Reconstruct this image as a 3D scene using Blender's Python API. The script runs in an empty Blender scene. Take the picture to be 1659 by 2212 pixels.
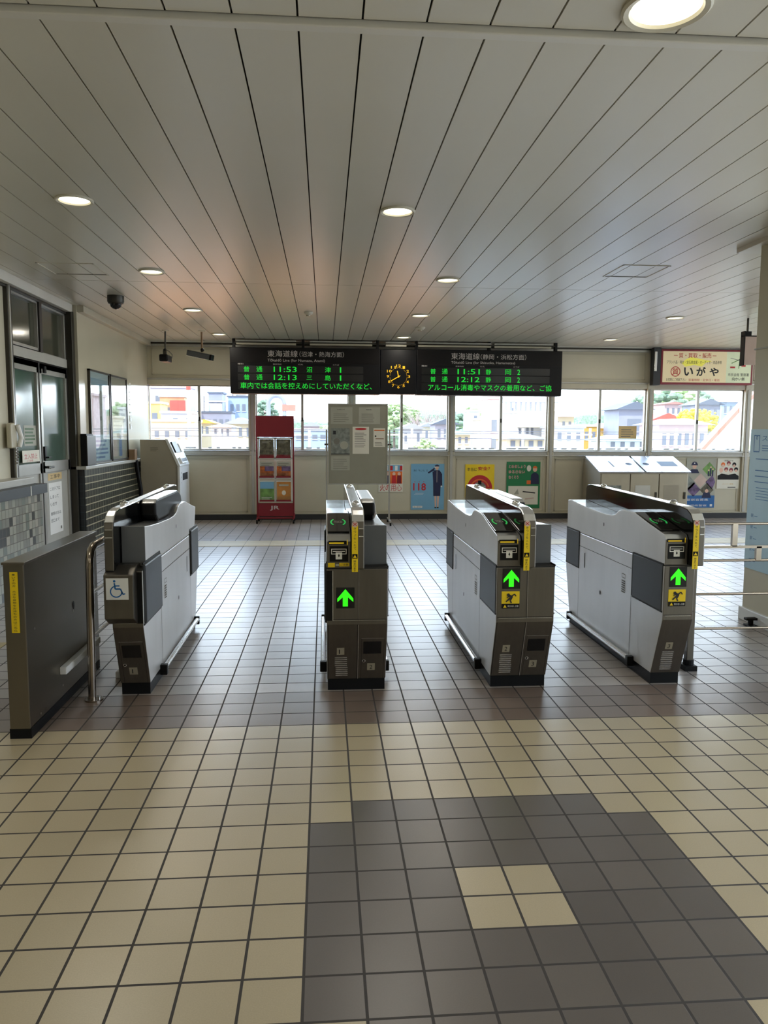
import bpy, math, random
from mathutils import Vector, Matrix, noise
random.seed(7)
S = bpy.context.scene
COL = S.collection
PI = math.pi
# ------------------------------------------------------------------ camera
CAM = Vector((0.0556, -2.6789, 1.3404)); FPX = 1657.6
YAW, PITCH, ROLL = 0.0775, -0.1033, 0.0048
_f = Vector((math.sin(YAW)*math.cos(PITCH), math.cos(YAW)*math.cos(PITCH), math.sin(PITCH)))
_r = Vector((math.cos(YAW), -math.sin(YAW), 0)); _u = _r.cross(_f)
_r2 = _r*math.cos(ROLL) + _u*math.sin(ROLL); _u2 = -_r*math.sin(ROLL) + _u*math.cos(ROLL)
cd = bpy.data.cameras.new('camera'); cam = bpy.data.objects.new('camera', cd); COL.objects.link(cam)
cd.sensor_fit = 'HORIZONTAL'; cd.sensor_width = 36; cd.lens = 36*FPX/1659; cd.clip_end = 2000
cam.matrix_world = Matrix(((_r2.x, _u2.x, -_f.x, CAM.x), (_r2.y, _u2.y, -_f.y, CAM.y), (_r2.z, _u2.z, -_f.z, CAM.z), (0, 0, 0, 1)))
S.camera = cam
def at(x, y, Y):                      # the point at depth Y that the photograph shows at pixel x, y
    d = _f + _r2*((x-829.5)/FPX) - _u2*((y-1106)/FPX)
    return CAM + d*((Y-CAM.y)/d.y)
# ------------------------------------------------------------------ world, sun, exposure
W = bpy.data.worlds.new('sky'); S.world = W; W.use_nodes = True
wn = W.node_tree; bg = wn.nodes['Background']
tc = wn.nodes.new('ShaderNodeTexCoord'); sp = wn.nodes.new('ShaderNodeSeparateXYZ'); rp = wn.nodes.new('ShaderNodeValToRGB')
wn.links.new(tc.outputs['Generated'], sp.inputs[0]); wn.links.new(sp.outputs['Z'], rp.inputs[0]); wn.links.new(rp.outputs[0], bg.inputs[0])
rp.color_ramp.elements[0].position = 0.0; rp.color_ramp.elements[0].color = (0.84, 0.92, 1.0, 1)
rp.color_ramp.elements[1].position = 0.6; rp.color_ramp.elements[1].color = (0.50, 0.68, 1.0, 1)
mr_ = wn.nodes.new('ShaderNodeMapRange'); mr_.interpolation_type = 'SMOOTHSTEP'       # hazy sky, brightest beyond the windows
mr_.inputs['From Min'].default_value = -.5; mr_.inputs['From Max'].default_value = .9; mr_.inputs['To Min'].default_value = 3.0; mr_.inputs['To Max'].default_value = 14.5
wn.links.new(sp.outputs['Y'], mr_.inputs['Value']); wn.links.new(mr_.outputs[0], bg.inputs[1])
sl = bpy.data.lights.new('sun', 'SUN'); sun = bpy.data.objects.new('sun', sl); COL.objects.link(sun)
sl.energy = 4.0; sl.angle = 0.01; sl.color = (1.0, 0.94, 0.84)
sun.rotation_euler = Vector((-0.35, -0.62, 0.72)).to_track_quat('Z', 'Y').to_euler()
LAMP_W = 5
S.view_settings.view_transform = 'Standard'; S.view_settings.look = 'None'
S.view_settings.gamma = 1; S.view_settings.use_curve_mapping = False; S.view_settings.exposure = 0.0
S.cycles.use_denoising = True; S.cycles.max_bounces = 9; S.cycles.diffuse_bounces = 5; S.cycles.glossy_bounces = 5
S.cycles.transparent_max_bounces = 12; S.cycles.caustics_reflective = False; S.cycles.caustics_refractive = False
S.cycles.sample_clamp_indirect = 6
# ------------------------------------------------------------------ materials
def lin(c):
    return tuple(((v/255)/12.92 if v/255 <= .04045 else ((v/255+.055)/1.055)**2.4) for v in c)
MATS = {}
def pm(name, rgb, rough=.6, metal=0.0, var=.06, scale=6.0, bump=0.0, spec=.5, emit=None, es=0.0, stretch=(1, 1, 1), rvar=0.0, coat=0.0):
    m = bpy.data.materials.new(name); m.use_nodes = True; t = m.node_tree; b = t.nodes['Principled BSDF']
    c = lin(rgb); MATS[name] = m
    b.inputs['Roughness'].default_value = rough; b.inputs['Metallic'].default_value = metal
    b.inputs['Specular IOR Level'].default_value = spec; b.inputs['Coat Weight'].default_value = coat
    co = t.nodes.new('ShaderNodeTexCoord'); mp = t.nodes.new('ShaderNodeMapping'); mp.inputs['Scale'].default_value = stretch
    n = t.nodes.new('ShaderNodeTexNoise'); n.inputs['Scale'].default_value = scale; n.inputs['Detail'].default_value = 4
    t.links.new(co.outputs['Object'], mp.inputs[0]); t.links.new(mp.outputs[0], n.inputs['Vector'])
    r = t.nodes.new('ShaderNodeValToRGB'); r.color_ramp.elements[0].position = .3; r.color_ramp.elements[1].position = .7
    r.color_ramp.elements[0].color = tuple(v*(1-var) for v in c)+(1,); r.color_ramp.elements[1].color = tuple(min(1, v*(1+var)) for v in c)+(1,)
    t.links.new(n.outputs['Fac'], r.inputs[0]); t.links.new(r.outputs[0], b.inputs['Base Color'])
    if rvar:
        mr = t.nodes.new('ShaderNodeMapRange'); mr.inputs['To Min'].default_value = rough-rvar; mr.inputs['To Max'].default_value = rough+rvar
        t.links.new(n.outputs['Fac'], mr.inputs[0]); t.links.new(mr.outputs[0], b.inputs['Roughness'])
    if bump:
        bp = t.nodes.new('ShaderNodeBump'); bp.inputs['Strength'].default_value = bump; bp.inputs['Distance'].default_value = .01
        t.links.new(n.outputs['Fac'], bp.inputs['Height']); t.links.new(bp.outputs[0], b.inputs['Normal'])
    if emit:
        b.inputs['Emission Color'].default_value = lin(emit)+(1,); b.inputs['Emission Strength'].default_value = es
    return m
M = MATS
pm('cream_wall', (196, 190, 168), .5, var=.04, scale=2); pm('gloss_wall', (196, 190, 168), .14, var=.02, scale=2, spec=.6)
pm('frame_paint', (186, 180, 160), .4, var=.04)
pm('sill_paint', (175, 174, 166), .4, var=.05)
pm('ceiling_panel', (210, 205, 191), .3, var=.015, scale=1.5, spec=.6)
pm('ceiling_gap', (40, 37, 34), .9)
pm('ceiling_trim', (214, 210, 200), .3, var=.02)
pm('aluminium', (178, 176, 170), .35, .6, var=.05)
pm('dark_alu', (60, 57, 50), .4, .5, var=.05)
pm('dark_base', (40, 42, 44), .5, var=.1)
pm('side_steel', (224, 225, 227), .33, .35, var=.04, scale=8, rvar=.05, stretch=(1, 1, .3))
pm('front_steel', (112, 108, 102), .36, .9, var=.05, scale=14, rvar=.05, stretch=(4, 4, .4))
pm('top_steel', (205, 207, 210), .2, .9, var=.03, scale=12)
pm('chrome', (215, 215, 215), .12, 1.0, var=.02)
pm('seam', (34, 33, 32), .7)
pm('bright_trim', (225, 226, 226), .25, .8, var=.02)
pm('grey_plastic', (92, 95, 98), .5, var=.05)
pm('flap_panel', (48, 52, 57), .45, var=.08, scale=30)
pm('black_gloss', (9, 10, 11), .08, var=.1, spec=.6)
pm('black', (9, 9, 10), .5, var=.1, spec=.25)
pm('plinth', (10, 13, 17), .5, var=.1, spec=.25)
pm('panel_steel', (124, 118, 108), .3, .92, var=.08, scale=3, rvar=.06, stretch=(1, 1, .3))
pm('pipe_steel', (160, 150, 138), .2, .95, var=.04)
pm('white', (232, 232, 228), .6, var=.02)
pm('paper', (225, 222, 208), .7, var=.02)
pm('ink', (40, 40, 42), .7)
pm('ink_soft', (120, 118, 110), .7)
pm('red', (190, 30, 38), .5)
pm('red_dark', (128, 20, 36), .42, var=.04)
pm('yellow', (238, 206, 20), .5)
pm('blue', (30, 100, 165), .5)
pm('screen', (10, 12, 16), .25)
pm('arrow_green', (40, 220, 30), .5, emit=(50, 225, 20), es=.95)
pm('logo_green', (30, 170, 70), .5, emit=(40, 190, 90), es=.45)
pm('slot_amber', (190, 160, 30), .5, emit=(200, 165, 20), es=.5)
pm('led_green', (30, 200, 60), .5, emit=(12, 200, 50), es=.8)
pm('led_amber', (220, 170, 30), .5, emit=(215, 165, 16), es=.8)
pm('board_black', (9, 9, 14), .4, var=.1, spec=.25)
pm('board_top', (14, 11, 13), .4, var=.1, spec=.25)
pm('letter_white', (205, 200, 195), .6)
pm('lamp_glow', (255, 250, 225), .5, emit=(255, 248, 222), es=4)
pm('lamp_ring', (205, 200, 184), .35, var=.02)
pm('machine_side', (158, 151, 134), .5, var=.03)
pm('machine_white', (222, 224, 222), .35, var=.03)
pm('bin_body', (168, 160, 142), .38, .35, var=.05)
pm('bin_top', (214, 216, 224), .28, .7, var=.03)
pm('board_grey', (146, 145, 130), .45, var=.03)
pm('sheet_tint', (170, 170, 156), .6)
pm('photo_grey', (128, 134, 128), .6, var=.4, scale=18)
pm('pinkish', (205, 182, 170), .6)
pm('sky_blue', (118, 172, 206), .55, var=.03)
pm('navy', (28, 34, 72), .6, var=.1)
pm('skin', (222, 182, 160), .6)
pm('orange', (226, 110, 40), .6, var=.15)
pm('green', (20, 120, 70), .55)
pm('dark_green_box', (70, 100, 60), .6)
pm('tan', (214, 186, 130), .6)
pm('violet_pic', (104, 84, 120), .6, var=.6, scale=14)
pm('forest_pic', (92, 88, 72), .6, var=.7, scale=22)
pm('amber_pic', (160, 84, 34), .6, var=.8, scale=16)
pm('meadow_pic', (110, 150, 80), .6, var=.5, scale=10)
pm('tan_pic', (190, 128, 60), .6, var=.15, scale=10)
pm('wood', (140, 112, 84), .6, var=.15)
pm('glass_dark', (84, 104, 94), .12, var=.15, scale=3, bump=.05, spec=.7)
pm('glass_transom', (70, 72, 60), .12, var=.1, scale=2, spec=.6)
pm('lead', (44, 40, 38), .4, .3)
pm('light_board', (178, 208, 224), .5, var=.03)
def glass_mat():
    m = bpy.data.materials.new('window_glass'); m.use_nodes = True; t = m.node_tree; t.nodes.remove(t.nodes['Principled BSDF'])
    o = t.nodes['Material Output']; a = t.nodes.new('ShaderNodeBsdfTransparent'); g = t.nodes.new('ShaderNodeBsdfGlossy'); g.inputs['Roughness'].default_value = .02
    a.inputs[0].default_value = (.96, .98, .97, 1)
    mx = t.nodes.new('ShaderNodeMixShader'); lw = t.nodes.new('ShaderNodeLayerWeight'); lw.inputs[0].default_value = .5; pw = t.nodes.new('ShaderNodeMath'); pw.operation = 'POWER'; pw.inputs[1].default_value = 4
    t.links.new(lw.outputs['Facing'], pw.inputs[0]); fr = t.nodes.new('ShaderNodeMath'); fr.operation = 'MULTIPLY_ADD'; fr.inputs[1].default_value = .8; fr.inputs[2].default_value = .04
    t.links.new(pw.outputs[0], fr.inputs[0]); t.links.new(fr.outputs[0], mx.inputs[0]); t.links.new(a.outputs[0], mx.inputs[1]); t.links.new(g.outputs[0], mx.inputs[2]); t.links.new(mx.outputs[0], o.inputs[0])
    MATS['glass'] = m
glass_mat()
class NT:                              # small helper for math node chains
    def __init__(s, m): s.t = m.node_tree
    def m(s, op, a, b=None, c=None):
        n = s.t.nodes.new('ShaderNodeMath'); n.operation = op
        for i, v in enumerate((a, b, c)):
            if v is None: continue
            if isinstance(v, (int, float)): n.inputs[i].default_value = v
            else: s.t.links.new(v, n.inputs[i])
        return n.outputs[0]
    def mix(s, f, a, b):
        n = s.t.nodes.new('ShaderNodeMix'); n.data_type = 'RGBA'
        for i, v in ((0, f), (6, a), (7, b)):
            if isinstance(v, tuple): n.inputs[i].default_value = v+(1,) if len(v) == 3 else v
            elif isinstance(v, (int, float)): n.inputs[i].default_value = v
            else: s.t.links.new(v, n.inputs[i])
        return n.outputs[2]
    def band(s, v, lo, hi):            # 1 when lo <= v < hi
        return s.m('MULTIPLY', s.m('GREATER_THAN', v, lo-.0001), s.m('LESS_THAN', v, hi-.0001))
    def white(s, i, j, k=0):
        cb = s.t.nodes.new('ShaderNodeCombineXYZ'); s.t.links.new(i, cb.inputs[0]); s.t.links.new(j, cb.inputs[1]); cb.inputs[2].default_value = k
        w = s.t.nodes.new('ShaderNodeTexWhiteNoise'); w.noise_dimensions = '3D'; s.t.links.new(cb.outputs[0], w.inputs['Vector']); return w
def tile_setup(name, ax, ay, tw, th, gx, gy):
    m = bpy.data.materials.new(name); m.use_nodes = True; N = NT(m); t = m.node_tree; MATS[name] = m
    co = t.nodes.new('ShaderNodeTexCoord'); sx = t.nodes.new('ShaderNodeSeparateXYZ'); t.links.new(co.outputs['Object'], sx.inputs[0])
    u = N.m('DIVIDE', sx.outputs[ax], tw); v = N.m('DIVIDE', sx.outputs[ay], th)
    i = N.m('FLOOR', u); j = N.m('FLOOR', v)
    fu = N.m('ABSOLUTE', N.m('SUBTRACT', N.m('SUBTRACT', u, i), .5)); fv = N.m('ABSOLUTE', N.m('SUBTRACT', N.m('SUBTRACT', v, j), .5))
    g = N.m('MAXIMUM', N.m('GREATER_THAN', fu, .5-gx/tw/2), N.m('GREATER_THAN', fv, .5-gy/th/2))
    return m, N, t, i, j, g, co
def floor_mat():
    T = .15
    m, N, t, i, j, g, co = tile_setup('floor_tile', 'X', 'Y', T, T, .0075, .0075)
    b = t.nodes['Principled BSDF']
    oc = N.m('MULTIPLY', N.band(i, 0, 8), N.band(j, -8, 0))
    corner = N.m('MULTIPLY', N.m('SUBTRACT', 1, N.band(i, 1, 7)), N.m('SUBTRACT', 1, N.band(j, -7, -1)))
    mid = N.m('MULTIPLY', N.band(i, 3, 5), N.band(j, -5, -3))
    dark = N.m('MULTIPLY', N.m('MULTIPLY', oc, N.m('SUBTRACT', 1, corner)), N.m('SUBTRACT', 1, mid))
    brown = N.m('GREATER_THAN', j, 4.5)
    w = N.white(i, j).outputs['Value']
    cream = N.mix(w, lin((192, 178, 147)), lin((202, 187, 155)))
    c = N.mix(dark, cream, N.mix(w, lin((98, 91, 87)), lin((112, 104, 98))))
    c = N.mix(brown, c, N.mix(w, lin((122, 106, 95)), lin((138, 121, 109))))
    c = N.mix(N.m('GREATER_THAN', j, 7.5), c, N.mix(w, lin((158, 150, 143)), lin((178, 168, 160))))
    n = t.nodes.new('ShaderNodeTexNoise'); n.inputs['Scale'].default_value = 260; t.links.new(co.outputs['Object'], n.inputs['Vector'])
    n2 = t.nodes.new('ShaderNodeTexNoise'); n2.inputs['Scale'].default_value = 1.1; n2.inputs['Detail'].default_value = 5; t.links.new(co.outputs['Object'], n2.inputs['Vector'])
    f = N.m('MULTIPLY_ADD', n.outputs['Fac'], .22, .76); f2 = N.m('MULTIPLY_ADD', n2.outputs['Fac'], .26, .87)
    k = N.m('MULTIPLY', f, f2)
    vm = t.nodes.new('ShaderNodeVectorMath'); vm.operation = 'SCALE'; t.links.new(c, vm.inputs[0]); t.links.new(k, vm.inputs['Scale'])
    c = N.mix(g, vm.outputs[0], lin((40, 33, 28)))
    t.links.new(c, b.inputs['Base Color'])
    t.links.new(N.m('ADD', N.m('MULTIPLY_ADD', n2.outputs['Fac'], .0, .31), N.m('MULTIPLY', g, .5)), b.inputs['Roughness'])
    b.inputs['Specular IOR Level'].default_value = 1.0
    bp = t.nodes.new('ShaderNodeBump'); bp.inputs['Strength'].default_value = .35; bp.inputs['Distance'].default_value = .002
    t.links.new(N.m('SUBTRACT', 1, g), bp.inputs['Height']); t.links.new(bp.outputs[0], b.inputs['Normal'])
floor_mat()
def mosaic(name, ax, ay, tw, th, grout, cols, gcol, rough=.3):
    m, N, t, i, j, g, co = tile_setup(name, ax, ay, tw, th, *grout)
    b = t.nodes['Principled BSDF']; w = N.white(i, j).outputs['Value']
    r = t.nodes.new('ShaderNodeValToRGB'); r.color_ramp.interpolation = 'CONSTANT'
    e = r.color_ramp.elements
    while len(e) < len(cols): e.new(.5)
    for q, (p, c) in enumerate(cols): e[q].position = p; e[q].color = lin(c)+(1,)
    t.links.new(w, r.inputs[0]); t.links.new(N.mix(g, r.outputs[0], lin(gcol)), b.inputs['Base Color']); b.inputs['Roughness'].default_value = rough
GREENS = [(0, (34, 42, 38)), (.3, (42, 50, 44)), (.6, (28, 34, 34)), (.85, (50, 56, 50))]
mosaic('dado_tile', 'Y', 'Z', .1, .077, (.006, .012), GREENS, (170, 164, 140))
mosaic('dado_tile_end', 'X', 'Z', .05, .077, (.004, .005), [(0, (16, 24, 26)), (.5, (12, 18, 22))], (36, 46, 52))
mosaic('counter_tile', 'Y', 'Z', .068, .072, (.006, .006), [(0, (150, 152, 140)), (.3, (128, 130, 122)), (.55, (160, 158, 146)), (.72, (112, 122, 114)), (.86, (64, 68, 68))], (96, 92, 84))
mosaic('tactile', 'X', 'Y', .3, .3, (.006, .006), [(0, (176, 160, 116)), (.5, (184, 168, 124))], (120, 108, 84), .5)
# ------------------------------------------------------------------ mesh helpers
OFF = {}
class MB:
    def __init__(s): s.v = []; s.f = []; s.m = []; s.mats = []
    def mi(s, m):
        if m not in s.mats: s.mats.append(m)
        return s.mats.index(m)
    def add(s, vs, fs, m):
        b = len(s.v); s.v += [tuple(v) for v in vs]
        for k, f in enumerate(fs):
            s.f.append([b+q for q in f]); s.m.append(s.mi(m if isinstance(m, str) else m[k]))
        return s
    def box(s, x0, x1, y0, y1, z0, z1, m):
        vs = [(x, y, z) for x in (x0, x1) for y in (y0, y1) for z in (z0, z1)]
        return s.add(vs, [(0, 1, 3, 2), (4, 6, 7, 5), (0, 4, 5, 1), (2, 3, 7, 6), (0, 2, 6, 4), (1, 5, 7, 3)], m)
    def prismx(s, prof, x0, x1, mside, mfun):      # profile in (Y, Z), extruded along X
        n = len(prof); vs = [(x0, y, z) for y, z in prof]+[(x1, y, z) for y, z in prof]
        ar = sum(prof[k][0]*prof[(k+1) % n][1]-prof[(k+1) % n][0]*prof[k][1] for k in range(n))
        fs = []; ms = []
        a = list(range(n)); c = list(range(n, 2*n))
        fs += [a[::-1] if ar > 0 else a, c if ar > 0 else c[::-1]]; ms += [mside, mside]
        for k in range(n):
            k2 = (k+1) % n; q = (k, k2, k2+n, k+n); fs.append(q if ar > 0 else q[::-1])
            dy, dz = prof[k2][0]-prof[k][0], prof[k2][1]-prof[k][1]; nl = math.hypot(dy, dz) or 1
            ny, nz = (dz/nl, -dy/nl) if ar > 0 else (-dz/nl, dy/nl)
            ms.append(mfun(ny, nz))
        return s.add(vs, fs, ms)
    def prismz(s, prof, z0, z1, m):
        n = len(prof); vs = [(x, y, z0) for x, y in prof]+[(x, y, z1) for x, y in prof]
        ar = sum(prof[k][0]*prof[(k+1) % n][1]-prof[(k+1) % n][0]*prof[k][1] for k in range(n))
        p = prof if ar > 0 else prof
        fs = [list(range(n))[::-1], list(range(n, 2*n))]+[(k, (k+1) % n, (k+1) % n+n, k+n) for k in range(n)]
        if ar < 0: fs = [list(f)[::-1] for f in fs]
        return s.add(vs, fs, m)
    def prismy(s, prof, y0, y1, m):                # profile in (X, Z), extruded along Y
        n = len(prof); vs = [(x, y0, z) for x, z in prof]+[(x, y1, z) for x, z in prof]
        ar = sum(prof[k][0]*prof[(k+1) % n][1]-prof[(k+1) % n][0]*prof[k][1] for k in range(n))
        fs = [list(range(n)), list(range(n, 2*n))[::-1]]+[(k, k+n, (k+1) % n+n, (k+1) % n) for k in range(n)]
        if ar < 0: fs = [list(f)[::-1] for f in fs]
        return s.add(vs, fs, m)
    def cyl(s, a, b, r, m, n=14, r2=None, caps=True):
        a = Vector(a); b = Vector(b); r2 = r if r2 is None else r2
        d = (b-a).normalized(); u = d.orthogonal().normalized(); w = d.cross(u)
        vs = [a+(u*math.cos(2*PI*k/n)+w*math.sin(2*PI*k/n))*r for k in range(n)]+[b+(u*math.cos(2*PI*k/n)+w*math.sin(2*PI*k/n))*r2 for k in range(n)]
        fs = [(k, (k+1) % n, (k+1) % n+n, k+n) for k in range(n)]
        if caps: fs += [list(range(n))[::-1], list(range(n, 2*n))]
        return s.add(vs, fs, m)
    def tube(s, pts, r, m, n=10):
        P = [Vector(p) for p in pts]; vs = []; fs = []; u = None
        for k, p in enumerate(P):
            d = ((P[min(k+1, len(P)-1)]-p).normalized()+(p-P[max(k-1, 0)]).normalized()).normalized()
            u = (d.orthogonal() if u is None else (u-d*u.dot(d))).normalized(); w = d.cross(u)
            vs += [p+(u*math.cos(2*PI*q/n)+w*math.sin(2*PI*q/n))*r for q in range(n)]
        for k in range(len(P)-1):
            fs += [(k*n+q, k*n+(q+1) % n, (k+1)*n+(q+1) % n, (k+1)*n+q) for q in range(n)]
        fs += [list(range(n))[::-1], [(len(P)-1)*n+q for q in range(n)]]
        return s.add(vs, fs, m)
    def lathe(s, c, prof, m, n=32, ms=None):       # profile (r, z) about a vertical axis through c, first to last
        vs = []; fs = []; mm = []
        for r, z in prof: vs += [(c[0]+r*math.cos(2*PI*k/n), c[1]+r*math.sin(2*PI*k/n), c[2]+z) for k in range(n)]
        for q in range(len(prof)-1):
            for k in range(n): fs.append((q*n+k, q*n+(k+1) % n, (q+1)*n+(k+1) % n, (q+1)*n+k)); mm.append(ms[q] if ms else m)
        return s.add(vs, fs, mm)
    def ball(s, c, r, m, sc=(1, 1, 1), n=14, k=9):
        pr = [(r*math.sin(PI*q/k), -r*math.cos(PI*q/k)) for q in range(k+1)]; b = len(s.v)
        s.lathe((0, 0, 0), [(max(a, 1e-5), z) for a, z in pr], m, n)
        for q in range(b, len(s.v)):
            v = s.v[q]; s.v[q] = (c[0]+v[0]*sc[0], c[1]+v[1]*sc[1], c[2]+v[2]*sc[2])
        return s
    def build(s, name, parent=None, smooth=False, bevel=0):
        off = OFF.get(parent.name if parent else None, Vector((0, 0, 0)))
        me = bpy.data.meshes.new(name); me.from_pydata([tuple(Vector(v)-off) for v in s.v], [], s.f)
        for m in s.mats: me.materials.append(MATS[m])
        me.polygons.foreach_set('material_index', s.m)
        if smooth: me.polygons.foreach_set('use_smooth', [True]*len(me.polygons))
        me.update()
        o = bpy.data.objects.new(name, me); COL.objects.link(o)
        if parent: o.parent = parent; OFF[o.name] = off
        if smooth:
            try: me.set_sharp_from_angle(angle=math.radians(35))
            except Exception: pass
        if bevel:
            bv = o.modifiers.new('bevel', 'BEVEL'); bv.width = bevel; bv.segments = 2; bv.limit_method = 'ANGLE'; bv.angle_limit = math.radians(40)
        return o
_tc = {}
def glyphs(txt, bold=0.0):
    k = (txt, bold)
    if k not in _tc:
        c = bpy.data.curves.new('lettering', 'FONT'); c.body = txt; c.size = 1; c.resolution_u = 2; c.offset = bold; c.space_line = .9
        o = bpy.data.objects.new('lettering', c); me = bpy.data.meshes.new_from_object(o)
        vs = [(v.co.x, v.co.y) for v in me.vertices]; fs = [tuple(p.vertices) for p in me.polygons]
        bpy.data.objects.remove(o); bpy.data.meshes.remove(me); bpy.data.curves.remove(c)
        x0 = min(v[0] for v in vs); x1 = max(v[0] for v in vs); y0 = min(v[1] for v in vs); y1 = max(v[1] for v in vs)
        _tc[k] = ([(a-x0, b-y0) for a, b in vs], fs, x1-x0, y1-y0)
    return _tc[k]
class Flat:                            # drawing in a plane: origin O, axes U and V, lifted along U x V
    def __init__(s, O, U, V, mb=None):
        s.O = Vector(O); s.U = Vector(U).normalized(); s.V = Vector(V).normalized(); s.N = s.U.cross(s.V).normalized(); s.mb = mb or MB()
    def p(s, u, v, d): return s.O+s.U*u+s.V*v+s.N*d
    def poly(s, pts, m, d=.001):
        ar = sum(pts[k][0]*pts[(k+1) % len(pts)][1]-pts[(k+1) % len(pts)][0]*pts[k][1] for k in range(len(pts)))
        if ar < 0: pts = pts[::-1]
        s.mb.add([s.p(u, v, d) for u, v in pts], [tuple(range(len(pts)))], m); return s
    def rect(s, u0, u1, v0, v1, m, d=.001): return s.poly([(u0, v0), (u1, v0), (u1, v1), (u0, v1)], m, d)
    def slab(s, u0, u1, v0, v1, t, m, d=0):
        vs = [s.p(u, v, dd) for u in (u0, u1) for v in (v0, v1) for dd in (d, d+t)]
        s.mb.add(vs, [(0, 1, 3, 2), (4, 6, 7, 5), (0, 4, 5, 1), (2, 3, 7, 6), (0, 2, 6, 4), (1, 5, 7, 3)], m); return s
    def frame(s, u0, u1, v0, v1, w, m, d=.001):
        s.rect(u0, u1, v0, v0+w, m, d); s.rect(u0, u1, v1-w, v1, m, d); s.rect(u0, u0+w, v0+w, v1-w, m, d); s.rect(u1-w, u1, v0+w, v1-w, m, d); return s
    def disc(s, u, v, r, m, d=.001, n=20, sy=1.0): return s.poly([(u+r*math.cos(2*PI*k/n), v+r*sy*math.sin(2*PI*k/n)) for k in range(n)], m, d)
    def arc(s, u, v, r0, r1, a0, a1, m, d=.001, n=16, sy=1.0):
        for k in range(n):
            a, b = math.radians(a0+(a1-a0)*k/n), math.radians(a0+(a1-a0)*(k+1)/n)
            s.poly([(u+r*math.cos(t), v+r*math.sin(t)*sy) for r, t in ((r0, a), (r1, a), (r1, b), (r0, b))], m, d)
        return s
    def line(s, u0, v0, u1, v1, w, m, d=.001):
        L = math.hypot(u1-u0, v1-v0) or 1; a, b = -(v1-v0)/L*w/2, (u1-u0)/L*w/2
        return s.poly([(u0+a, v0+b), (u0-a, v0-b), (u1-a, v1-b), (u1+a, v1+b)], m, d)
    def text(s, txt, u0, v0, w, h, m, d=.0015, bold=.0):      # fitted into the box u0, v0, w, h
        vs, fs, tw, th = glyphs(txt, bold); kx, ky = w/tw, h/th
        s.mb.add([s.p(u0+a*kx, v0+b*ky, d) for a, b in vs], fs, m); return s
    def lines(s, u0, u1, v0, v1, n, m, d=.001, k=.35, seed=1):
        R = random.Random(seed); st = (v1-v0)/n
        for q in range(n): s.rect(u0, u0+(u1-u0)*R.uniform(.7, 1), v0+st*q, v0+st*(q+k), m, d)
        return s
def thing(name, label, cat, loc=(0, 0, 0), group=None):
    o = bpy.data.objects.new(name, None); COL.objects.link(o); o.location = loc; o.empty_display_size = .1
    o['label'] = label; o['category'] = cat; OFF[o.name] = Vector(loc)
    if group: o['group'] = group
    return o
def tag(o, label, cat, group=None, kind=None):
    o['label'] = label; o['category'] = cat
    if group: o['group'] = group
    if kind: o['kind'] = kind
    return o
def struct(o): o['kind'] = 'structure'; return o
X3, Y3, Z3 = (1, 0, 0), (0, 1, 0), (0, 0, 1)
# ------------------------------------------------------------------ room shell
YW = 9.15; H = 2.67; XL = -2.57; XD = -2.68; XR = 9.6; YB = -6.2
struct(MB().box(-3.1, 4.92, YB, YW+.25, -.12, 0, 'floor_tile').box(4.92, XR+.1, 1.7, YW+.25, -.12, 0, 'floor_tile').build('floor'))
b = MB(); PP = .2093; X0 = -.8635
k0 = int(math.floor((-2.72-X0)/PP)); k = k0
ya = [YB, -.035, 4.485, YW]
while X0+k*PP < XR:
    far = X0+k*PP > 4.7
    xa = max(X0+k*PP+.0035, -2.72); xb = min(X0+(k+1)*PP-.0035, XR)
    for a, c in ((ya[0], ya[1]-.012), (ya[1]+.012, ya[2]-.004), (ya[2]+.004, ya[3])):
        if far: a = max(a, 1.7)
        if xb-xa > .01 and c > a: b.box(xa, xb, a, c, H, H+.012, 'ceiling_panel')
    k += 1
b.box(-3.1, 4.92, YB, YW+.25, H+.02, H+.2, 'ceiling_gap').box(4.92, XR+.1, 1.7, YW+.25, H+.02, H+.2, 'ceiling_gap')
struct(b.build('ceiling'))
struct(MB().box(-2.72, 4.8, -.03, .012, H-.018, H+.01, 'ceiling_trim').build('trim_1', bevel=.004))
# outer roof slab keeps the sun off the ceiling void
struct(MB().box(-3.3, 5.2, YB-.2, YW+.6, H+.21, H+.5, 'cream_wall').box(5.2, XR+.3, 1.5, YW+.6, H+.21, H+.5, 'cream_wall').build('roof_slab'))
struct(MB().box(4.8, XR+.1, 1.7, 1.82, 0, H, 'cream_wall').build('wall_side'))
# rear wall behind the camera, closed to keep light off the gate fronts
b = MB().box(-3.1, XR+.1, YB-.15, YB, 0, H, 'cream_wall')
struct(b.build('wall_rear'))
b = MB().box(XR, XR+.12, YB, YW+.2, 0, .15, 'cream_wall').box(XR, XR+.12, YB, YW+.2, 2.55, H, 'cream_wall')
for y in (-6.2, -3, 0, 3, 6, 9.05): b.box(XR, XR+.12, y, y+.12, .15, 2.55, 'cream_wall')
b.box(4.8, 4.92, YB, 1.7, 0, .15, 'cream_wall').box(4.8, 4.92, YB, 1.7, 2.5, H, 'cream_wall').box(4.8, 4.92, YB, -4.0, .15, 2.5, 'cream_wall').box(4.8, 4.92, 1.6, 1.7, .15, 2.5, 'cream_wall').box(4.8, 4.92, -1.2, -1.1, .15, 2.5, 'cream_wall')  # near wall out of view, openings put in to let daylight onto the floor
struct(b.build('wall_right'))
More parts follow.
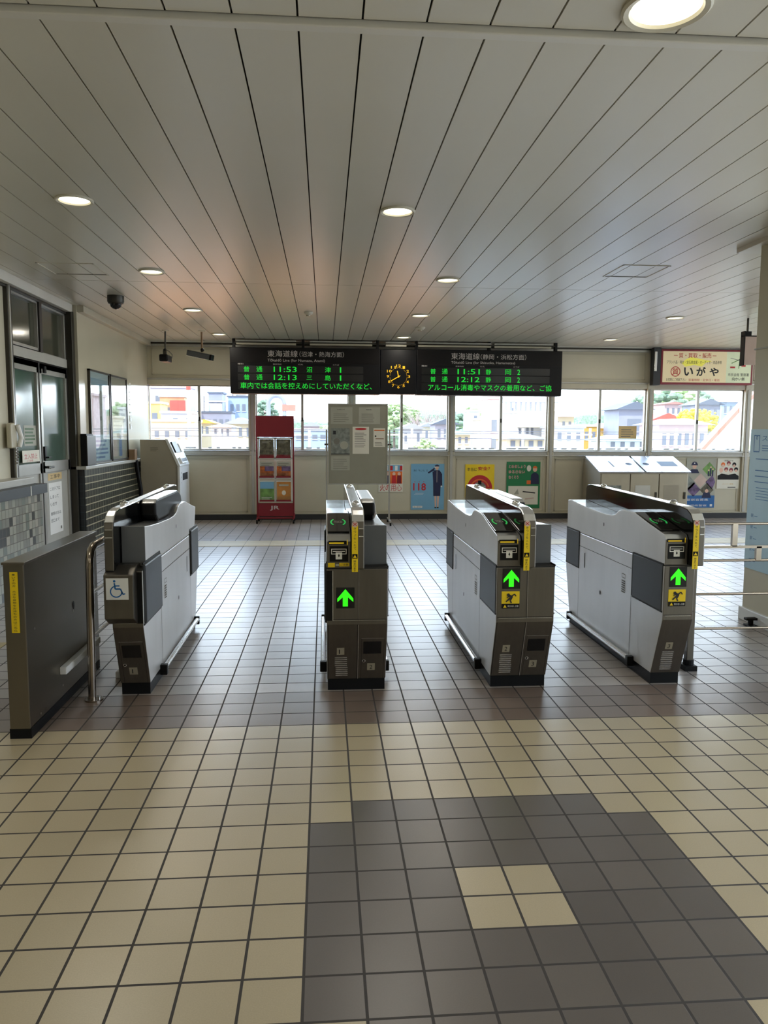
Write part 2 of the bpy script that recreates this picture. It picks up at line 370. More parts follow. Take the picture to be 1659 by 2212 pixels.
# ---- back wall with its row of windows
ZS, ZT = 1.062, 2.035
posts = [-1.03, .47, 2.01, 3.575, 5.155, 6.75, 8.3, 9.6]
b = MB()
b.box(-2.8, XR+.1, YW, YW+.12, .085, 1.0, 'cream_wall')
b.box(-2.8, XR+.1, YW, YW+.12, 2.12, H, 'cream_wall')
e = [-2.6]+posts
for a, c in zip(e[:-1], e[1:]):
    # shallow framed panels under and over the windows
    for z0, z1 in ((.12, .94), (2.18, 2.57)):
        xa, xb = a+.09, c-.09
        for bx in ((xa, xb, z0, z0+.014), (xa, xb, z1-.014, z1), (xa, xa+.014, z0, z1), (xb-.014, xb, z0, z1)):
            b.box(bx[0], bx[1], YW-.008, YW+.001, bx[2], bx[3], 'frame_paint')
struct(b.build('wall_back'))
b = MB().box(-2.57, XR, YW-.03, YW+.12, .0, .085, 'dark_base').box(-2.57, XR, YW-.04, YW, .085, .1, 'frame_paint')
struct(b.build('baseboard_back'))
b = MB().box(-2.57, XR, YW-.035, YW+.12, .985, ZS, 'sill_paint').box(-2.57, XR, YW-.05, YW-.03, .985, 1.0, 'aluminium').box(-2.57, XR, YW-.045, YW-.03, 1.045, ZS, 'aluminium')
struct(b.build('trim_2', bevel=.003))
b = MB().box(-2.57, XR, YW-.03, YW+.12, ZT, 2.125, 'frame_paint').box(-2.57, XR, YW-.04, YW-.028, 2.11, 2.135, 'aluminium')
struct(b.build('trim_3', bevel=.003))
b = MB().box(-2.57, XR, YW-.05, YW, 2.60, 2.655, 'aluminium').box(-2.57, XR, YW-.07, YW-.01, 2.63, 2.66, 'dark_alu').box(-2.57, XR, YW-.09, YW, 2.655, H+.005, 'ceiling_trim')
struct(b.build('trim_4', bevel=.003))
for q, x in enumerate(posts[:-1]):
    b = MB().box(x-.05, x+.05, YW-.045, YW+.12, .1, ZT+.09, 'frame_paint').box(x-.02, x+.02, YW-.055, YW-.04, .1, ZT, 'sill_paint')
    struct(b.build('trim_%d' % (5+q), bevel=.004))
for q, (a, c) in enumerate(zip(e[:-1], e[1:])):
    xa = a+(.05 if q else .03); xb = c-.05; mid = (xa+xb)/2
    f = MB()
    for bx in ((xa, xb, ZS, ZS+.018), (xa, xb, ZT-.018, ZT), (xa, xa+.016, ZS, ZT), (xb-.016, xb, ZS, ZT)):
        f.box(bx[0], bx[1], YW+.02, YW+.07, bx[2], bx[3], 'aluminium')
    f.box(mid-.02, mid+.02, YW+.015, YW+.06, ZS, ZT, 'aluminium').box(mid-.012, mid+.012, YW+.005, YW+.015, 1.5, 1.56, 'dark_alu')
    w = struct(f.build('window_%d' % (q+1)))
    for pa, pb, yy in ((xa+.016, mid-.018, .045), (mid+.018, xb-.016, .055)):
        MB().box(pa, pb, YW+yy, YW+yy+.004, ZS+.018, ZT-.018, 'glass').build('pane', w)
# ---- left wall with tiled dado
struct(MB().box(-2.9, XL, 5.88, YW, .0, H, 'gloss_wall').build('wall_left'))
b = MB().box(XL-.1, -2.53, 5.84, 8.9, 0, .925, ['dado_tile_end', 'dado_tile', 'dado_tile_end', 'dado_tile_end', 'dado_tile', 'dado_tile'])
b.m[0:6] = [b.mi('dado_tile'), b.mi('dado_tile'), b.mi('dado_tile_end'), b.mi('dado_tile_end'), b.mi('dado_tile'), b.mi('dado_tile')]
struct(b.build('wall_left_dado'))
struct(MB().box(XL-.12, -2.50, 5.8, 8.9, .925, .962, 'sill_paint').build('trim_12', bevel=.005))
struct(MB().box(XL, -2.50, 5.9, YW, 2.6, H, 'frame_paint').build('trim_13', bevel=.004))
# ---- door wall
b = MB().box(-2.95, XD, YB, 4.28, 0, H, 'cream_wall').box(-2.95, XD-.02, 4.28, 5.9, 2.62, H, 'cream_wall')
b.box(-2.95, -2.90, 4.28, 5.9, 0, 2.7, 'ink_soft')
struct(b.build('wall_door'))
struct(MB().box(XD-.01, XD+.08, YB, 5.85, 2.585, H, 'ceiling_trim').box(XD, XD+.03, YB, 5.85, 2.56, 2.585, 'dark_alu').build('trim_14', bevel=.005))
struct(MB().box(-2.72, -2.6, 5.80, 5.90, 0, 2.6, 'dark_alu').box(XD-.02, XD+.03, 5.83, 5.86, 0, 2.6, 'aluminium').build('trim_15', bevel=.004))  # dark tone of the unlit jamb face put into this frame's colour
struct(MB().box(XD-.04, XD+.035, 4.26, 4.35, .9, 2.6, 'dark_alu').box(XD, XD+.05, 4.27, 4.29, .9, 2.6, 'aluminium').build('trim_16', bevel=.003))
def leafframe(b, y0, y1, z0, z1, w, x=XD, m='aluminium', t=.035):
    for bx in ((y0, y1, z0, z0+w), (y0, y1, z1-w, z1), (y0, y0+w, z0, z1), (y1-w, y1, z0, z1)): b.box(x-t, x+.012, bx[0], bx[1], bx[2], bx[3], m)
b = MB(); leafframe(b, 4.35, 5.04, 2.10, 2.57, .028); leafframe(b, 5.06, 5.80, 2.07, 2.57, .028); b.box(XD-.03, XD+.03, 5.02, 5.09, 2.09, 2.57, 'lead')
b.box(XD-.04, XD+.02, 4.35, 5.80, 2.0, 2.09, 'sill_paint')
w = struct(b.build('window_11', bevel=.003))
for y0, y1 in ((4.38, 5.03), (5.09, 5.78)): MB().box(XD-.03, XD-.022, y0, y1, 2.1, 2.56, 'glass_transom').build('pane', w)
for nm, y0, y1, gz in (('door_1', 4.36, 4.99, 1.03), ('door_2', 5.01, 5.80, 1.04)):
    b = MB(); leafframe(b, y0, y1, 0.02, 1.99, .055); b.box(XD-.035, XD+.012, y0, y1, .93, gz, 'aluminium'); b.box(XD-.03, XD-.005, y0+.05, y1-.05, .07, .94, 'sill_paint'); b.box(XD-.035, XD+.012, y0, y1, 1.89, 1.99, 'aluminium')
    b.box(XD-.03, XD+.016, y1-.012, y1, 0.02, 1.99, 'seam')
    d = struct(b.build(nm, bevel=.002))
    MB().box(XD-.02, XD-.012, y0+.05, y1-.05, gz, 1.9, 'glass_dark').build('pane', d)
    if nm == 'door_2':
        MB().box(XD+.012, XD+.03, 5.03, 5.075, 1.05, 1.19, 'black').box(XD+.03, XD+.06, 5.04, 5.12, 1.075, 1.09, 'black').build('latch', d, bevel=.003)
        MB().cyl((XD+.01, 5.07, .985), (XD+.06, 5.07, .985), .014, 'chrome').cyl((XD+.055, 5.02, .985), (XD+.055, 5.17, .985), .011, 'dark_alu').build('door_handle', d)
        MB().box(XD+.012, XD+.03, 5.10, 5.15, 1.90, 1.965, 'black').build('closer', d)
# notices stuck on the doors
f = Flat((XD+.013, 4.5, 1.05), Y3, Z3); f.slab(0, .42, .0, .11, .001, 'paper').text('立入禁止', .04, .03, .32, .05, 'red', .002).text('ご注意', .1, .005, .15, .02, 'red', .002)
tag(f.mb.build('notice'), 'pinkish paper notice with red lettering low on the glass of the nearer door leaf', 'notice')
f = Flat((XD-.011, 4.62, 1.2), Y3, Z3); f.slab(0, .3, 0, .19, .001, 'sheet_tint').lines(.02, .28, .02, .18, 5, 'dark_green_box', .002, .55)
tag(f.mb.build('notice'), 'pale green paper notice on the nearer door glass above the red lettered one', 'notice')
f = Flat((XD-.004, 5.17, .845), Y3, Z3); f.slab(0, .4, 0, .07, .001, 'tan').text('工事中', .06, .015, .28, .042, 'ink', .002)
tag(f.mb.build('notice'), 'small tan plate with black characters above the tall white sheet on the far door leaf', 'notice')
f = Flat((XD-.004, 5.18, .3), Y3, Z3); f.slab(0, .38, 0, .52, .001, 'white')
for q, (s_, v) in enumerate((('このドアは', .44), ('しまって', .36), ('います', .285), ('御用の方は', .19), ('窓口まで', .12))): f.text(s_, .03, v, .055*len(s_)+.02, .035, 'ink', .002)
f.rect(.3, .34, .03, .06, 'ink_soft', .002)
tag(f.mb.build('notice'), 'tall white sheet of handwritten lines on the lower half of the far door leaf', 'notice')
# ---- counter wall nearest on the left
struct(MB().box(XD-.02, -2.45, YB, 4.33, 0, .79, 'counter_tile').build('wall_counter'))
struct(MB().box(XD-.02, -2.43, YB, 4.42, .79, .872, 'dark_base').box(-2.4305, -2.4285, 4.02, 4.045, .79, .872, 'sill_paint').build('trim_17', bevel=.004))
struct(MB().box(XD-.02, -2.52, YB, 4.36, .872, .93, 'sill_paint').build('trim_18', bevel=.004))
# intercom handset
t = thing('intercom_handset', 'cream intercom handset with coiled cord hanging beside the frosted door at far left', 'telephone', (-2.62, 4.18, 1.2))
MB().prismx([(4.12, 1.19), (4.24, 1.19), (4.26, 1.25), (4.25, 1.36), (4.2, 1.41), (4.12, 1.4)], XD+.03, XD+.075, 'frame_paint', lambda a, c: 'frame_paint').build('body', t, bevel=.012)
MB().tube([(XD+.09, 4.24, 1.2), (XD+.105, 4.255, 1.28), (XD+.09, 4.22, 1.39)], .02, 'white').build('handset', t, smooth=True)
pts = [(XD+.08+.012*math.cos(q), 4.2+.012*math.sin(q)+.02*math.sin(q*.12), 1.19-q*.004) for q in [i*.7 for i in range(50)]]
MB().tube(pts, .004, 'ink_soft', 6).build('cord', t, smooth=True)
# ------------------------------------------------------------------ ceiling fittings
def downlight(x, y, r, label):
    t = thing('ceiling_downlight', label, 'ceiling light', (x, y, H), 'round downlights in the panelled ceiling')
    MB().lathe((x, y, H), [(r, .002), (r*1.02, -.008), (r*.96, -.014), (r*.84, -.01), (r*.78, .004)], 'lamp_ring', 36).build('trim_ring', t, smooth=True)
    MB().lathe((x, y, H), [(r*.79, -.001), (r*.5, -.007), (.0005, -.009)], 'lamp_glow', 36).build('diffuser', t, smooth=True)
    return t
DL = [(1.128, -.201, .135, 'large round glowing downlight nearest the camera at the top right of the ceiling'),
      (-1.38, 2.04, .105, 'round downlight on the left side nearest the camera'),
      (.50, 2.09, .105, 'round downlight near the middle of the ceiling above the middle ticket gate'),
      (-1.38, 4.03, .105, 'round downlight second from the camera in the left row'),
      (1.135, 4.13, .105, 'round downlight just nearer than the ceiling seam, right of centre'),
      (-1.38, 6.06, .105, 'round downlight third from the camera in the left row, above the twin ceiling cameras'),
      (1.148, 6.18, .105, 'round downlight second from the board in the middle row'),
      (-1.375, 8.14, .105, 'round downlight farthest back in the left row, beside the departure board'),
      (1.16, 8.2, .105, 'round downlight directly above the clock of the departure board'),
      (4.08, 6.04, .105, 'round downlight on the right side, farther from the board of the two'),
      (4.11, 8.12, .105, 'round downlight at far right close to the window wall')]
d0 = None
for i_, (x, y, r, lb) in enumerate(DL):
    if i_ == 0: downlight(x, y, r, lb)
    elif d0 is None: d0 = downlight(x, y, r, lb)
    else:
        c = d0.copy(); COL.objects.link(c); c.location = (x, y, H); c['label'] = lb
        for ch in d0.children:
            g = ch.copy(); COL.objects.link(g); g.parent = c
def lamp_light(x, y, r):
    L = bpy.data.lights.new('downlight_lamp', 'AREA'); L.shape = 'DISK'; L.size = r*1.6; L.energy = LAMP_W; L.color = (1, .93, .8)
    o = bpy.data.objects.new('downlight_lamp', L); COL.objects.link(o); o.location = (x, y, H-.02)
for x, y, r, _ in DL: lamp_light(x, y, r)
for x, y in ((-1.4, -2.4), (4.1, -.2), (-1.4, .0), (1.15, -4.6), (4.1, 2.1), (4.1, -3.6), (7, 4.0), (7, 6.0), (1.3, -2.4)): lamp_light(x, y, .13)  # unseen lamps without fittings, added to brighten the room
# access hatches: thin frames set in the ceiling
for q, (x0, x1, y0, y1) in enumerate(((-2.23, -1.78, 3.78, 4.23), (2.42, 2.81, 3.40, 3.86))):
    b = MB(); w_ = .012
    for bx in ((x0, x1, y0, y0+w_), (x0, x1, y1-w_, y1), (x0, x0+w_, y0, y1), (x1-w_, x1, y0, y1)): b.box(bx[0], bx[1], bx[2], bx[3], H-.004, H+.002, 'lamp_ring')
    b.box(x0+.02, x1-.02, y0+w_, y0+w_+.006, H-.002, H+.003, 'ceiling_gap').box(x0+.02, x1-.02, y1-w_-.006, y1-w_, H-.002, H+.003, 'ceiling_gap')
    tag(b.build('ceiling_hatch'), ('square access hatch frame in the ceiling above the left doors', 'square access hatch outline in the right half of the ceiling')[q], 'hatch')
def detector(x, y, label, r=.055):
    t = thing('smoke_detector', label, 'smoke detector', (x, y, H))
    MB().lathe((x, y, H), [(r, .001), (r, -.012), (r*.7, -.03), (.001, -.034)], 'lamp_ring', 24).build('housing', t, smooth=True)
    MB().lathe((x, y, H), [(r*.45, -.03), (r*.45, -.045), (.001, -.047)], 'frame_paint', 16).build('sensor', t, smooth=True)
detector(-.12, 6.09, 'small round detector on the ceiling over the red brochure rack', .05)
detector(1.27, 7.19, 'small dark round detector on the ceiling above the departure board clock', .065)
# dome camera
t = thing('dome_camera', 'small dome security camera on the ceiling near the left doors', 'security camera', (-2.0, 5.27, H))
MB().lathe((-2.0, 5.27, H), [(.08, .002), (.08, -.055), (.07, -.075), (.056, -.08)], 'dark_alu', 28).build('housing', t, smooth=True)
MB().lathe((-2.0, 5.27, H), [(.056, -.078), (.05, -.105), (.032, -.122), (.001, -.13)], 'black_gloss', 24).build('dome', t, smooth=True)
# hanging cameras
t = thing('ceiling_camera', 'hanging security camera seen end on, left of the pair', 'security camera', (-2.04, 7.85, H), 'pair of cameras hanging from the ceiling')
MB().lathe((-2.04, 7.85, H), [(.045, .001), (.045, -.01), (.012, -.014)], 'lamp_ring', 18).cyl((-2.04, 7.85, H-.01), (-2.045, 7.85, 2.42), .011, 'dark_alu').build('drop_pole', t, smooth=True)
MB().ball((-2.05, 7.85, 2.41), .024, 'black').box(-2.07, -2.03, 7.82, 7.88, 2.35, 2.4, 'dark_alu').build('bracket', t)
MB().tube([(-2.04, 7.86, 2.42), (-2.0, 7.88, 2.4), (-1.965, 7.9, 2.36), (-1.97, 7.9, 2.31)], .006, 'ink_soft').build('cable', t, smooth=True)
MB().box(-2.108, -1.992, 7.74, 8.02, 2.255, 2.352, 'black').build('housing', t, bevel=.02)
t = thing('ceiling_camera', 'long grey security camera housing hanging side on, right of the pair', 'security camera', (-1.565, 7.85, H), 'pair of cameras hanging from the ceiling')
MB().lathe((-1.565, 7.85, H), [(.045, .001), (.045, -.01), (.012, -.014)], 'lamp_ring', 18).cyl((-1.565, 7.85, H-.01), (-1.565, 7.85, 2.44), .013, 'wood').build('drop_pole', t, smooth=True)
MB().ball((-1.56, 7.85, 2.42), .026, 'black').cyl((-1.56, 7.85, 2.42), (-1.58, 7.85, 2.37), .012, 'black').build('bracket', t)
b = MB(); A = Vector((-1.755, 7.88, 2.385)); B = Vector((-1.43, 7.80, 2.315)); d = (B-A).normalized(); u = Vector((0, 0, 1)).cross(d).normalized(); w_ = d.cross(u)
def obox(b, A, B, hu, hw, m, u=u, w_=w_):
    vs = [P+u*a+w_*c for P in (A, B) for a in (-hu, hu) for c in (-hw, hw)]
    b.add(vs, [(0, 1, 3, 2), (4, 6, 7, 5), (0, 4, 5, 1), (2, 3, 7, 6), (0, 2, 6, 4), (1, 5, 7, 3)], m)
obox(b, A, B, .045, .035, 'grey_plastic'); b.build('housing', t, bevel=.008)
b = MB(); obox(b, A+w_*.04-u*.01, B+w_*.04-u*.01+d*.02, .055, .004, 'frame_paint'); obox(b, A-w_*.04, B-w_*.04-d*.05, .05, .003, 'bright_trim')
for q in range(6): obox(b, A+d*(.03+q*.04)+u*.046, A+d*(.045+q*.04)+u*.046, .003, .028, 'sheet_tint')
b.build('sunshield', t)
b = MB(); obox(b, B-d*.02, B+d*.012, .048, .038, 'black'); b.build('lens_cap', t, bevel=.006)
# hanging pink sign seen from its back, at the right
t = thing('hanging_sign', 'pale pink hanging sign edge on beside the right pillar', 'sign', (4.98, 6.0, 2.5))
MB().box(4.885, 5.30, 5.98, 6.02, 2.14, 2.46, 'pinkish').build('panel', t)
MB().box(4.875, 4.887, 5.96, 6.04, 2.13, 2.52, 'black').box(4.875, 5.3, 5.97, 6.03, 2.46, 2.472, 'black').build('frame', t)
MB().box(4.9, 4.97, 5.98, 6.02, 2.47, 2.52, 'black').cyl((4.93, 6, 2.5), (4.93, 6, H), .012, 'dark_alu').build('hanger', t)
MB().cyl((5.25, 6, 2.46), (5.25, 6, H), .012, 'dark_alu').build('hanger', t)
# ------------------------------------------------------------------ departure board
t = thing('departure_board', 'long black hanging departure board with green text and a dotted amber clock', 'departure board', (1.13, 8.6, 2.2))
BY = 8.6; ZA, ZB = 1.888, 2.545
b = MB().box(-1.29, .865, BY, BY+.26, ZA, ZB, 'board_black').box(.87, 1.395, BY+.005, BY+.26, ZA+.01, ZB-.005, 'board_black').box(1.40, 3.565, BY, BY+.26, ZA, ZB, 'board_black')
b.build('housing', t, bevel=.006)
b = MB()
for x0, x1 in ((-1.28, .86), (1.405, 3.56)): b.box(x0, x1, BY-.004, BY, 2.325, ZB-.006, 'board_top')
b.build('header_panel', t)
for nm, x0, x1 in (('display', -1.18, .62), ('display', 1.47, 3.38)):
    b = MB()
    for z in (2.135, 2.06, 1.94): pass
    for z0, z1 in ((2.184, 2.286), (2.070, 2.172), (1.945, 2.058)): b.box(x0, x1, BY-.006, BY+.001, z0, z1, 'screen')
    b.build(nm, t)
def letters(nm, items):
    for a in items:
        f = Flat((0, BY-.008, 0), X3, Z3); f.text(*a[:5], a[5], bold=a[6]); f.mb.build(nm, t)
lw_, g_ = 'letter_white', 'led_green'
letters('heading_lettering', [('東海道線', -.755, 2.41, .43, .095, lw_, 0), ('（沼津・熱海方面）', -.30, 2.415, .64, .078, lw_, 0), ('Tōkaidō Line (for Numazu, Atami)', -.755, 2.335, .82, .05, lw_, .004)])
letters('heading_lettering', [('東海道線', 1.905, 2.405, .42, .095, lw_, 0), ('（静岡・浜松方面）', 2.34, 2.41, .68, .078, lw_, 0), ('Tōkaidō Line (for Shizuoka, Hamamatsu)', 1.905, 2.335, .95, .048, lw_, .004)])
for x0 in (-1.18, 1.47): letters('column_lettering', [(s_, x0+dx, 2.298, w, .02, lw_, 0) for s_, dx, w in (('種別', 0, .08), ('発車時刻', .50, .12), ('行先', .86, .07), ('のりば', 1.36, .09))])
def row(x0, z, h, tm, c1, c2, n, xs):
    letters('led_text', [('普', x0+xs[0], z, .08, h, g_, .0), ('通', x0+xs[1], z, .085, h, g_, .0), (tm, x0+xs[2], z, .33, h, g_, .006),
        (c1, x0+xs[3], z+(.008 if c1 == '三' else 0), .08, h if c1 != '三' else h*.75, g_, 0), (c2, x0+xs[4], z, .085, h, g_, 0), (n, x0+xs[5]+(.01 if n == '1' else 0), z, .02 if n == '1' else .042, h, g_, .006)])
xl = (.085, .265, .51, .98, 1.245, 1.45); xr = (.13, .30, .53, .95, 1.24, 1.42)
row(-1.18, 2.197, .077, '11:53', '沼', '津', '1', xl); row(-1.18, 2.083, .077, '12:13', '三', '島', '1', xl)
row(1.47, 2.193, .077, '11:51', '静', '岡', '2', xr); row(1.47, 2.080, .077, '12:12', '静', '岡', '2', xr)
letters('led_text', [('車内では会話を控えめにしていただくなど、', -1.145, 1.958, 1.89, .09, g_, .003)])
letters('led_text', [('アルコール消毒やマスクの着用など、ご協', 1.57, 1.956, 1.84, .09, g_, .003)])
f = Flat((1.133, BY-.003, 2.15), X3, Z3); R_ = .155
for q in range(1, 13):
    a = PI/2-q*PI/6; s_ = str(q); f.text(s_, R_*math.cos(a)-.017*len(s_), R_*math.sin(a)*.98-.017, .034*len(s_), .038, 'led_amber', bold=.01)
for q in range(60):
    a = q*PI/30
    if q % 5: f.disc(.125*math.cos(a), .125*math.sin(a), .0032, 'led_amber', n=6)
a = PI/2+.20; f.line(0, 0, .085*math.cos(a), .085*math.sin(a), .012, 'led_amber', .002)
a = PI/2-2*PI*40/60; f.line(-.03*math.cos(a), -.03*math.sin(a), .125*math.cos(a), .125*math.sin(a), .012, 'led_amber', .0025)
f.disc(0, 0, .014, 'led_amber', .003)
f.mb.build('clock', t)
b = MB()
for x0, x1 in ((-1.2, -.35), (-.15, .75), (.95, 1.25), (1.42, 2.5), (2.55, 3.4)): b.box(x0, x1, BY+.02, BY+.1, 2.585, 2.61, 'frame_paint').box(x0, x1, BY+.02, BY+.1, 2.63, 2.65, 'sill_paint')
b.box(-1.25, 3.5, BY+.05, BY+.12, 2.608, 2.632, 'dark_alu'); b.build('hanging_channel', t)
for x in (-1.24, -.25, .83, 1.40, 2.48, 3.48): MB().box(x-.018, x+.018, BY+.04, BY+.12, ZB-.01, H, 'black').build('hanger', t)
# ------------------------------------------------------------------ advertising light box
t = thing('advertising_sign', 'beige advertising light box with black kana and a small map, at right above the windows', 'sign', (5.95, 9.0, 2.37))
MB().box(5.24, 6.72, 8.98, YW, 2.105, 2.64, 'red_dark').build('frame', t, bevel=.006)
MB().box(5.12, 5.235, 8.97, YW-.06, 2.09, 2.66, 'dark_base').box(5.13, 5.17, 8.96, 8.97, 2.3, 2.6, 'chrome').build('side_box', t, bevel=.005)
pm('sign_face', (222, 206, 168), .5, emit=(225, 206, 160), es=.22, var=.06, scale=2)
pm('sign_yellow', (236, 228, 90), .5, emit=(235, 228, 90), es=.22)
pm('sign_green', (206, 214, 180), .5, emit=(206, 214, 180), es=.22)
f = Flat((5.27, 8.978, 2.135), X3, Z3)
f.rect(0, 1.02, 0, .475, 'sign_face').rect(1.02, 1.42, 0, .475, 'sign_green')
f.poly([(.30, .29), (.36, .24), (.5, .27), (.62, .245), (.68, .3), (.78, .33), (.6, .36), (.45, .39), (.36, .35)], 'sign_yellow', .0014)
f.text('質・買取・販売', .25, .375, .52, .075, 'red', .002, .004).line(.17, .41, .23, .41, .008, 'red', .002).line(.79, .41, .85, .41, .008, 'red', .002)
f.text('ブランド品・時計・宝石貴金属・オーディオ・商品券等', .06, .285, .88, .05, 'ink', .002, 0)
f.arc(.205, .165, .066, .078, 0, 360, 'red', .002, 28).text('質', .155, .115, .1, .1, 'red', .002, .01)
f.text('い', .34, .1, .15, .13, 'ink', .002, .03).text('が', .54, .1, .15, .14, 'ink', .002, .03).text('や', .75, .1, .15, .13, 'ink', .002, .03)
f.text('お気軽にご相談下さい', .06, .02, .32, .045, 'ink', .002, 0).text('営業時間・定休日・電話', .42, .02, .5, .04, 'red', .002)
f.line(1.1, .3, 1.32, .4, .012, 'meadow_pic', .002).line(1.22, .22, 1.24, .45, .012, 'meadow_pic', .002).line(1.08, .38, 1.25, .34, .012, 'sheet_tint', .002)
f.rect(1.08, 1.16, .225, .25, 'red', .003).rect(1.26, 1.33, .25, .275, 'red', .003)
f.text('市民会館 警察署', 1.05, .1, .34, .05, 'ink', .002, 0).text('向かい側', 1.12, .035, .2, .05, 'ink', .002, .012)
f.mb.build('face', t)
# ------------------------------------------------------------------ posters on the back wall
def poster(x0, x1, z0, z1, paper, label, draw, bend=0):
    f = Flat((x0, YW-.010, z0), X3, Z3); f.slab(0, x1-x0, 0, z1-z0, .002, paper); f.O = f.O+f.N*.002
    draw(f, x1-x0, z1-z0); return tag(f.mb.build('poster'), label, 'poster')
def p1(f, w, h):
    f.rect(.01, w-.01, h*.75, h-.01, 'sky_blue'); f.rect(.01, w-.01, h*.3, h*.75, 'orange', .0012)
    for q in range(5): f.rect(.03+q*.075, .07+q*.075, h*.78, h*.95, 'white' if q % 2 else 'red', .0015)
    for q, (a, c) in enumerate(((.06, 'red'), (.15, 'navy'), (.24, 'red'), (.32, 'red_dark'))):
        f.disc(a, h*.66, .024, 'skin', .002).poly([(a-.035, h*.3), (a+.035, h*.3), (a+.03, h*.6), (a-.03, h*.6)], c, .0018)
    f.text('火の用心', .02, .01, w-.04, h*.26, 'red', .0015, 0)
poster(.885, 1.265, .425, .85, 'paper', 'red and orange poster of small figures beside the notice board leg', p1)
def p2(f, w, h):
    f.text('海の「もしも」は', .04, h-.12, .22, .035, 'navy').text('118', .035, h*.42, .2, .115, 'red', bold=.02)
    for q in range(3): f.disc(.06+q*.07, h*.61, .006, 'red')
    f.rect(.07, .2, h*.36, h*.365, 'white').rect(.05, .19, h*.33, h*.335, 'white').rect(.03, .18, .03, .06, 'white').text('海上保安庁', .04, .035, .13, .02, 'navy', .002)
    x = w*.78
    f.poly([(x-.06, h*.64), (x-.055, h*.30), (x+.055, h*.30), (x+.06, h*.64), (x+.07, h*.80), (x+.04, h*.86), (x-.04, h*.86), (x-.07, h*.82)], 'navy', .0015)
    f.poly([(x+.045, h*.84), (x+.08, h*.78), (x+.085, h*.52), (x+.06, h*.52), (x+.05, h*.75)], 'navy', .0018).disc(x+.072, h*.51, .013, 'white', .002)
    f.poly([(x-.04, h*.86), (x-.13, h*.79), (x-.145, h*.815), (x-.06, h*.9), (x-.03, h*.93), (x-.04, h*.88)], 'navy', .0016).disc(x-.03, h*.93, .011, 'white', .0025)
    f.poly([(x-.012, h*.86), (x+.012, h*.86), (x+.014, h*.89), (x-.014, h*.89)], 'skin', .0019).disc(x, h*.915, .026, 'skin', .002, sy=1.15)
    f.poly([(x-.032, h*.935), (x+.032, h*.935), (x+.036, h*.965), (x, h*.985), (x-.036, h*.965)], 'navy', .003).rect(x-.03, x+.03, h*.93, h*.94, 'white', .0032)
    for s_ in (-1, 1): f.poly([(x+s_*.022-.016, h*.30), (x+s_*.022+.016, h*.30), (x+s_*.018+.009, h*.06), (x+s_*.018-.009, h*.06)], 'skin', .0014).rect(x+s_*.018-.016, x+s_*.018+.013, h*.035, h*.06, 'black', .0016)
    f.rect(x-.003, x+.003, h*.6, h*.85, 'letter_white', .0019)
poster(1.39, 1.91, .145, .86, 'sky_blue', 'pale blue poster with red 118 and a saluting officer in navy uniform', p2)
def p3(f, w, h):
    f.arc(w*.5, h*.28, .10, .2, 0, 180, 'red', sy=1.05).arc(w*.5, h*.28, .0, .1, 0, 180, 'sheet_tint', .0012)
    f.arc(w*.5, h*.28, .13, .15, 10, 170, 'orange', .0014)
    f.poly([(w*.28, h*.36), (w*.72, h*.36), (w*.62, h*.46), (w*.38, h*.46)], 'ink_soft', .0015).rect(w*.44, w*.56, h*.4, h*.52, 'black', .0018)
    f.rect(0.03, w-.03, 0.01, h*.27, 'sheet_tint').text('本当に', .03, h*.80, .15, .055, 'ink', .002, 0).text('安全？', .2, h*.82, .19, .06, 'red', .002, .02)
    f.lines(.05, w-.05, .03, h*.22, 4, 'ink_soft', .0015)
poster(2.24, 2.70, .33, .852, 'yellow', 'yellow poster with a red arch, mostly above the second gate', p3)
def p4(f, w, h):
    for q, s_ in enumerate(('とめましょう', 'ゆるさない', 'なくそう')): f.text(s_, .03, h*(.86-.115*q), (.27, .26, .16)[q], .055, 'white', .0012, .03).text(s_, .03, h*(.86-.115*q), (.27, .26, .16)[q], .055, 'red', .0016, 0)
    f.disc(w*.66, h*.86, .035, 'paper', sy=1.4)
    x = w*.84; f.disc(x, h*.84, .034, 'skin', .002, sy=1.2).arc(x, h*.86, 0, .036, 0, 180, 'orange', .0025).poly([(x-.07, h*.52), (x+.07, h*.52), (x+.06, h*.72), (x+.02, h*.77), (x-.02, h*.77), (x-.06, h*.72)], 'navy', .0018).rect(w*.6, w*.72, h*.52, h*.6, 'orange', .002)
    f.rect(.03, w-.03, h*.08, h*.48, 'paper')
    f.poly([(.12, h*.3), (.18, h*.42), (.2, h*.3)], 'sheet_tint', .002).line(.26, h*.36, .46, h*.33, .018, 'ink', .002).line(.1, h*.2, .24, h*.2, .02, 'ink_soft', .002).line(.3, h*.2, .44, h*.22, .02, 'pinkish', .002).lines(.05, .2, h*.10, h*.16, 2, 'ink_soft', .002)
poster(2.895, 3.43, .165, .895, 'green', 'green poster with red outlined kana and a suited man above a cream panel', p4)
def diamond(f, x, z, r, m, d=.0015): f.poly([(x-r, z), (x, z-r), (x+r, z), (x, z+r)], m, d)
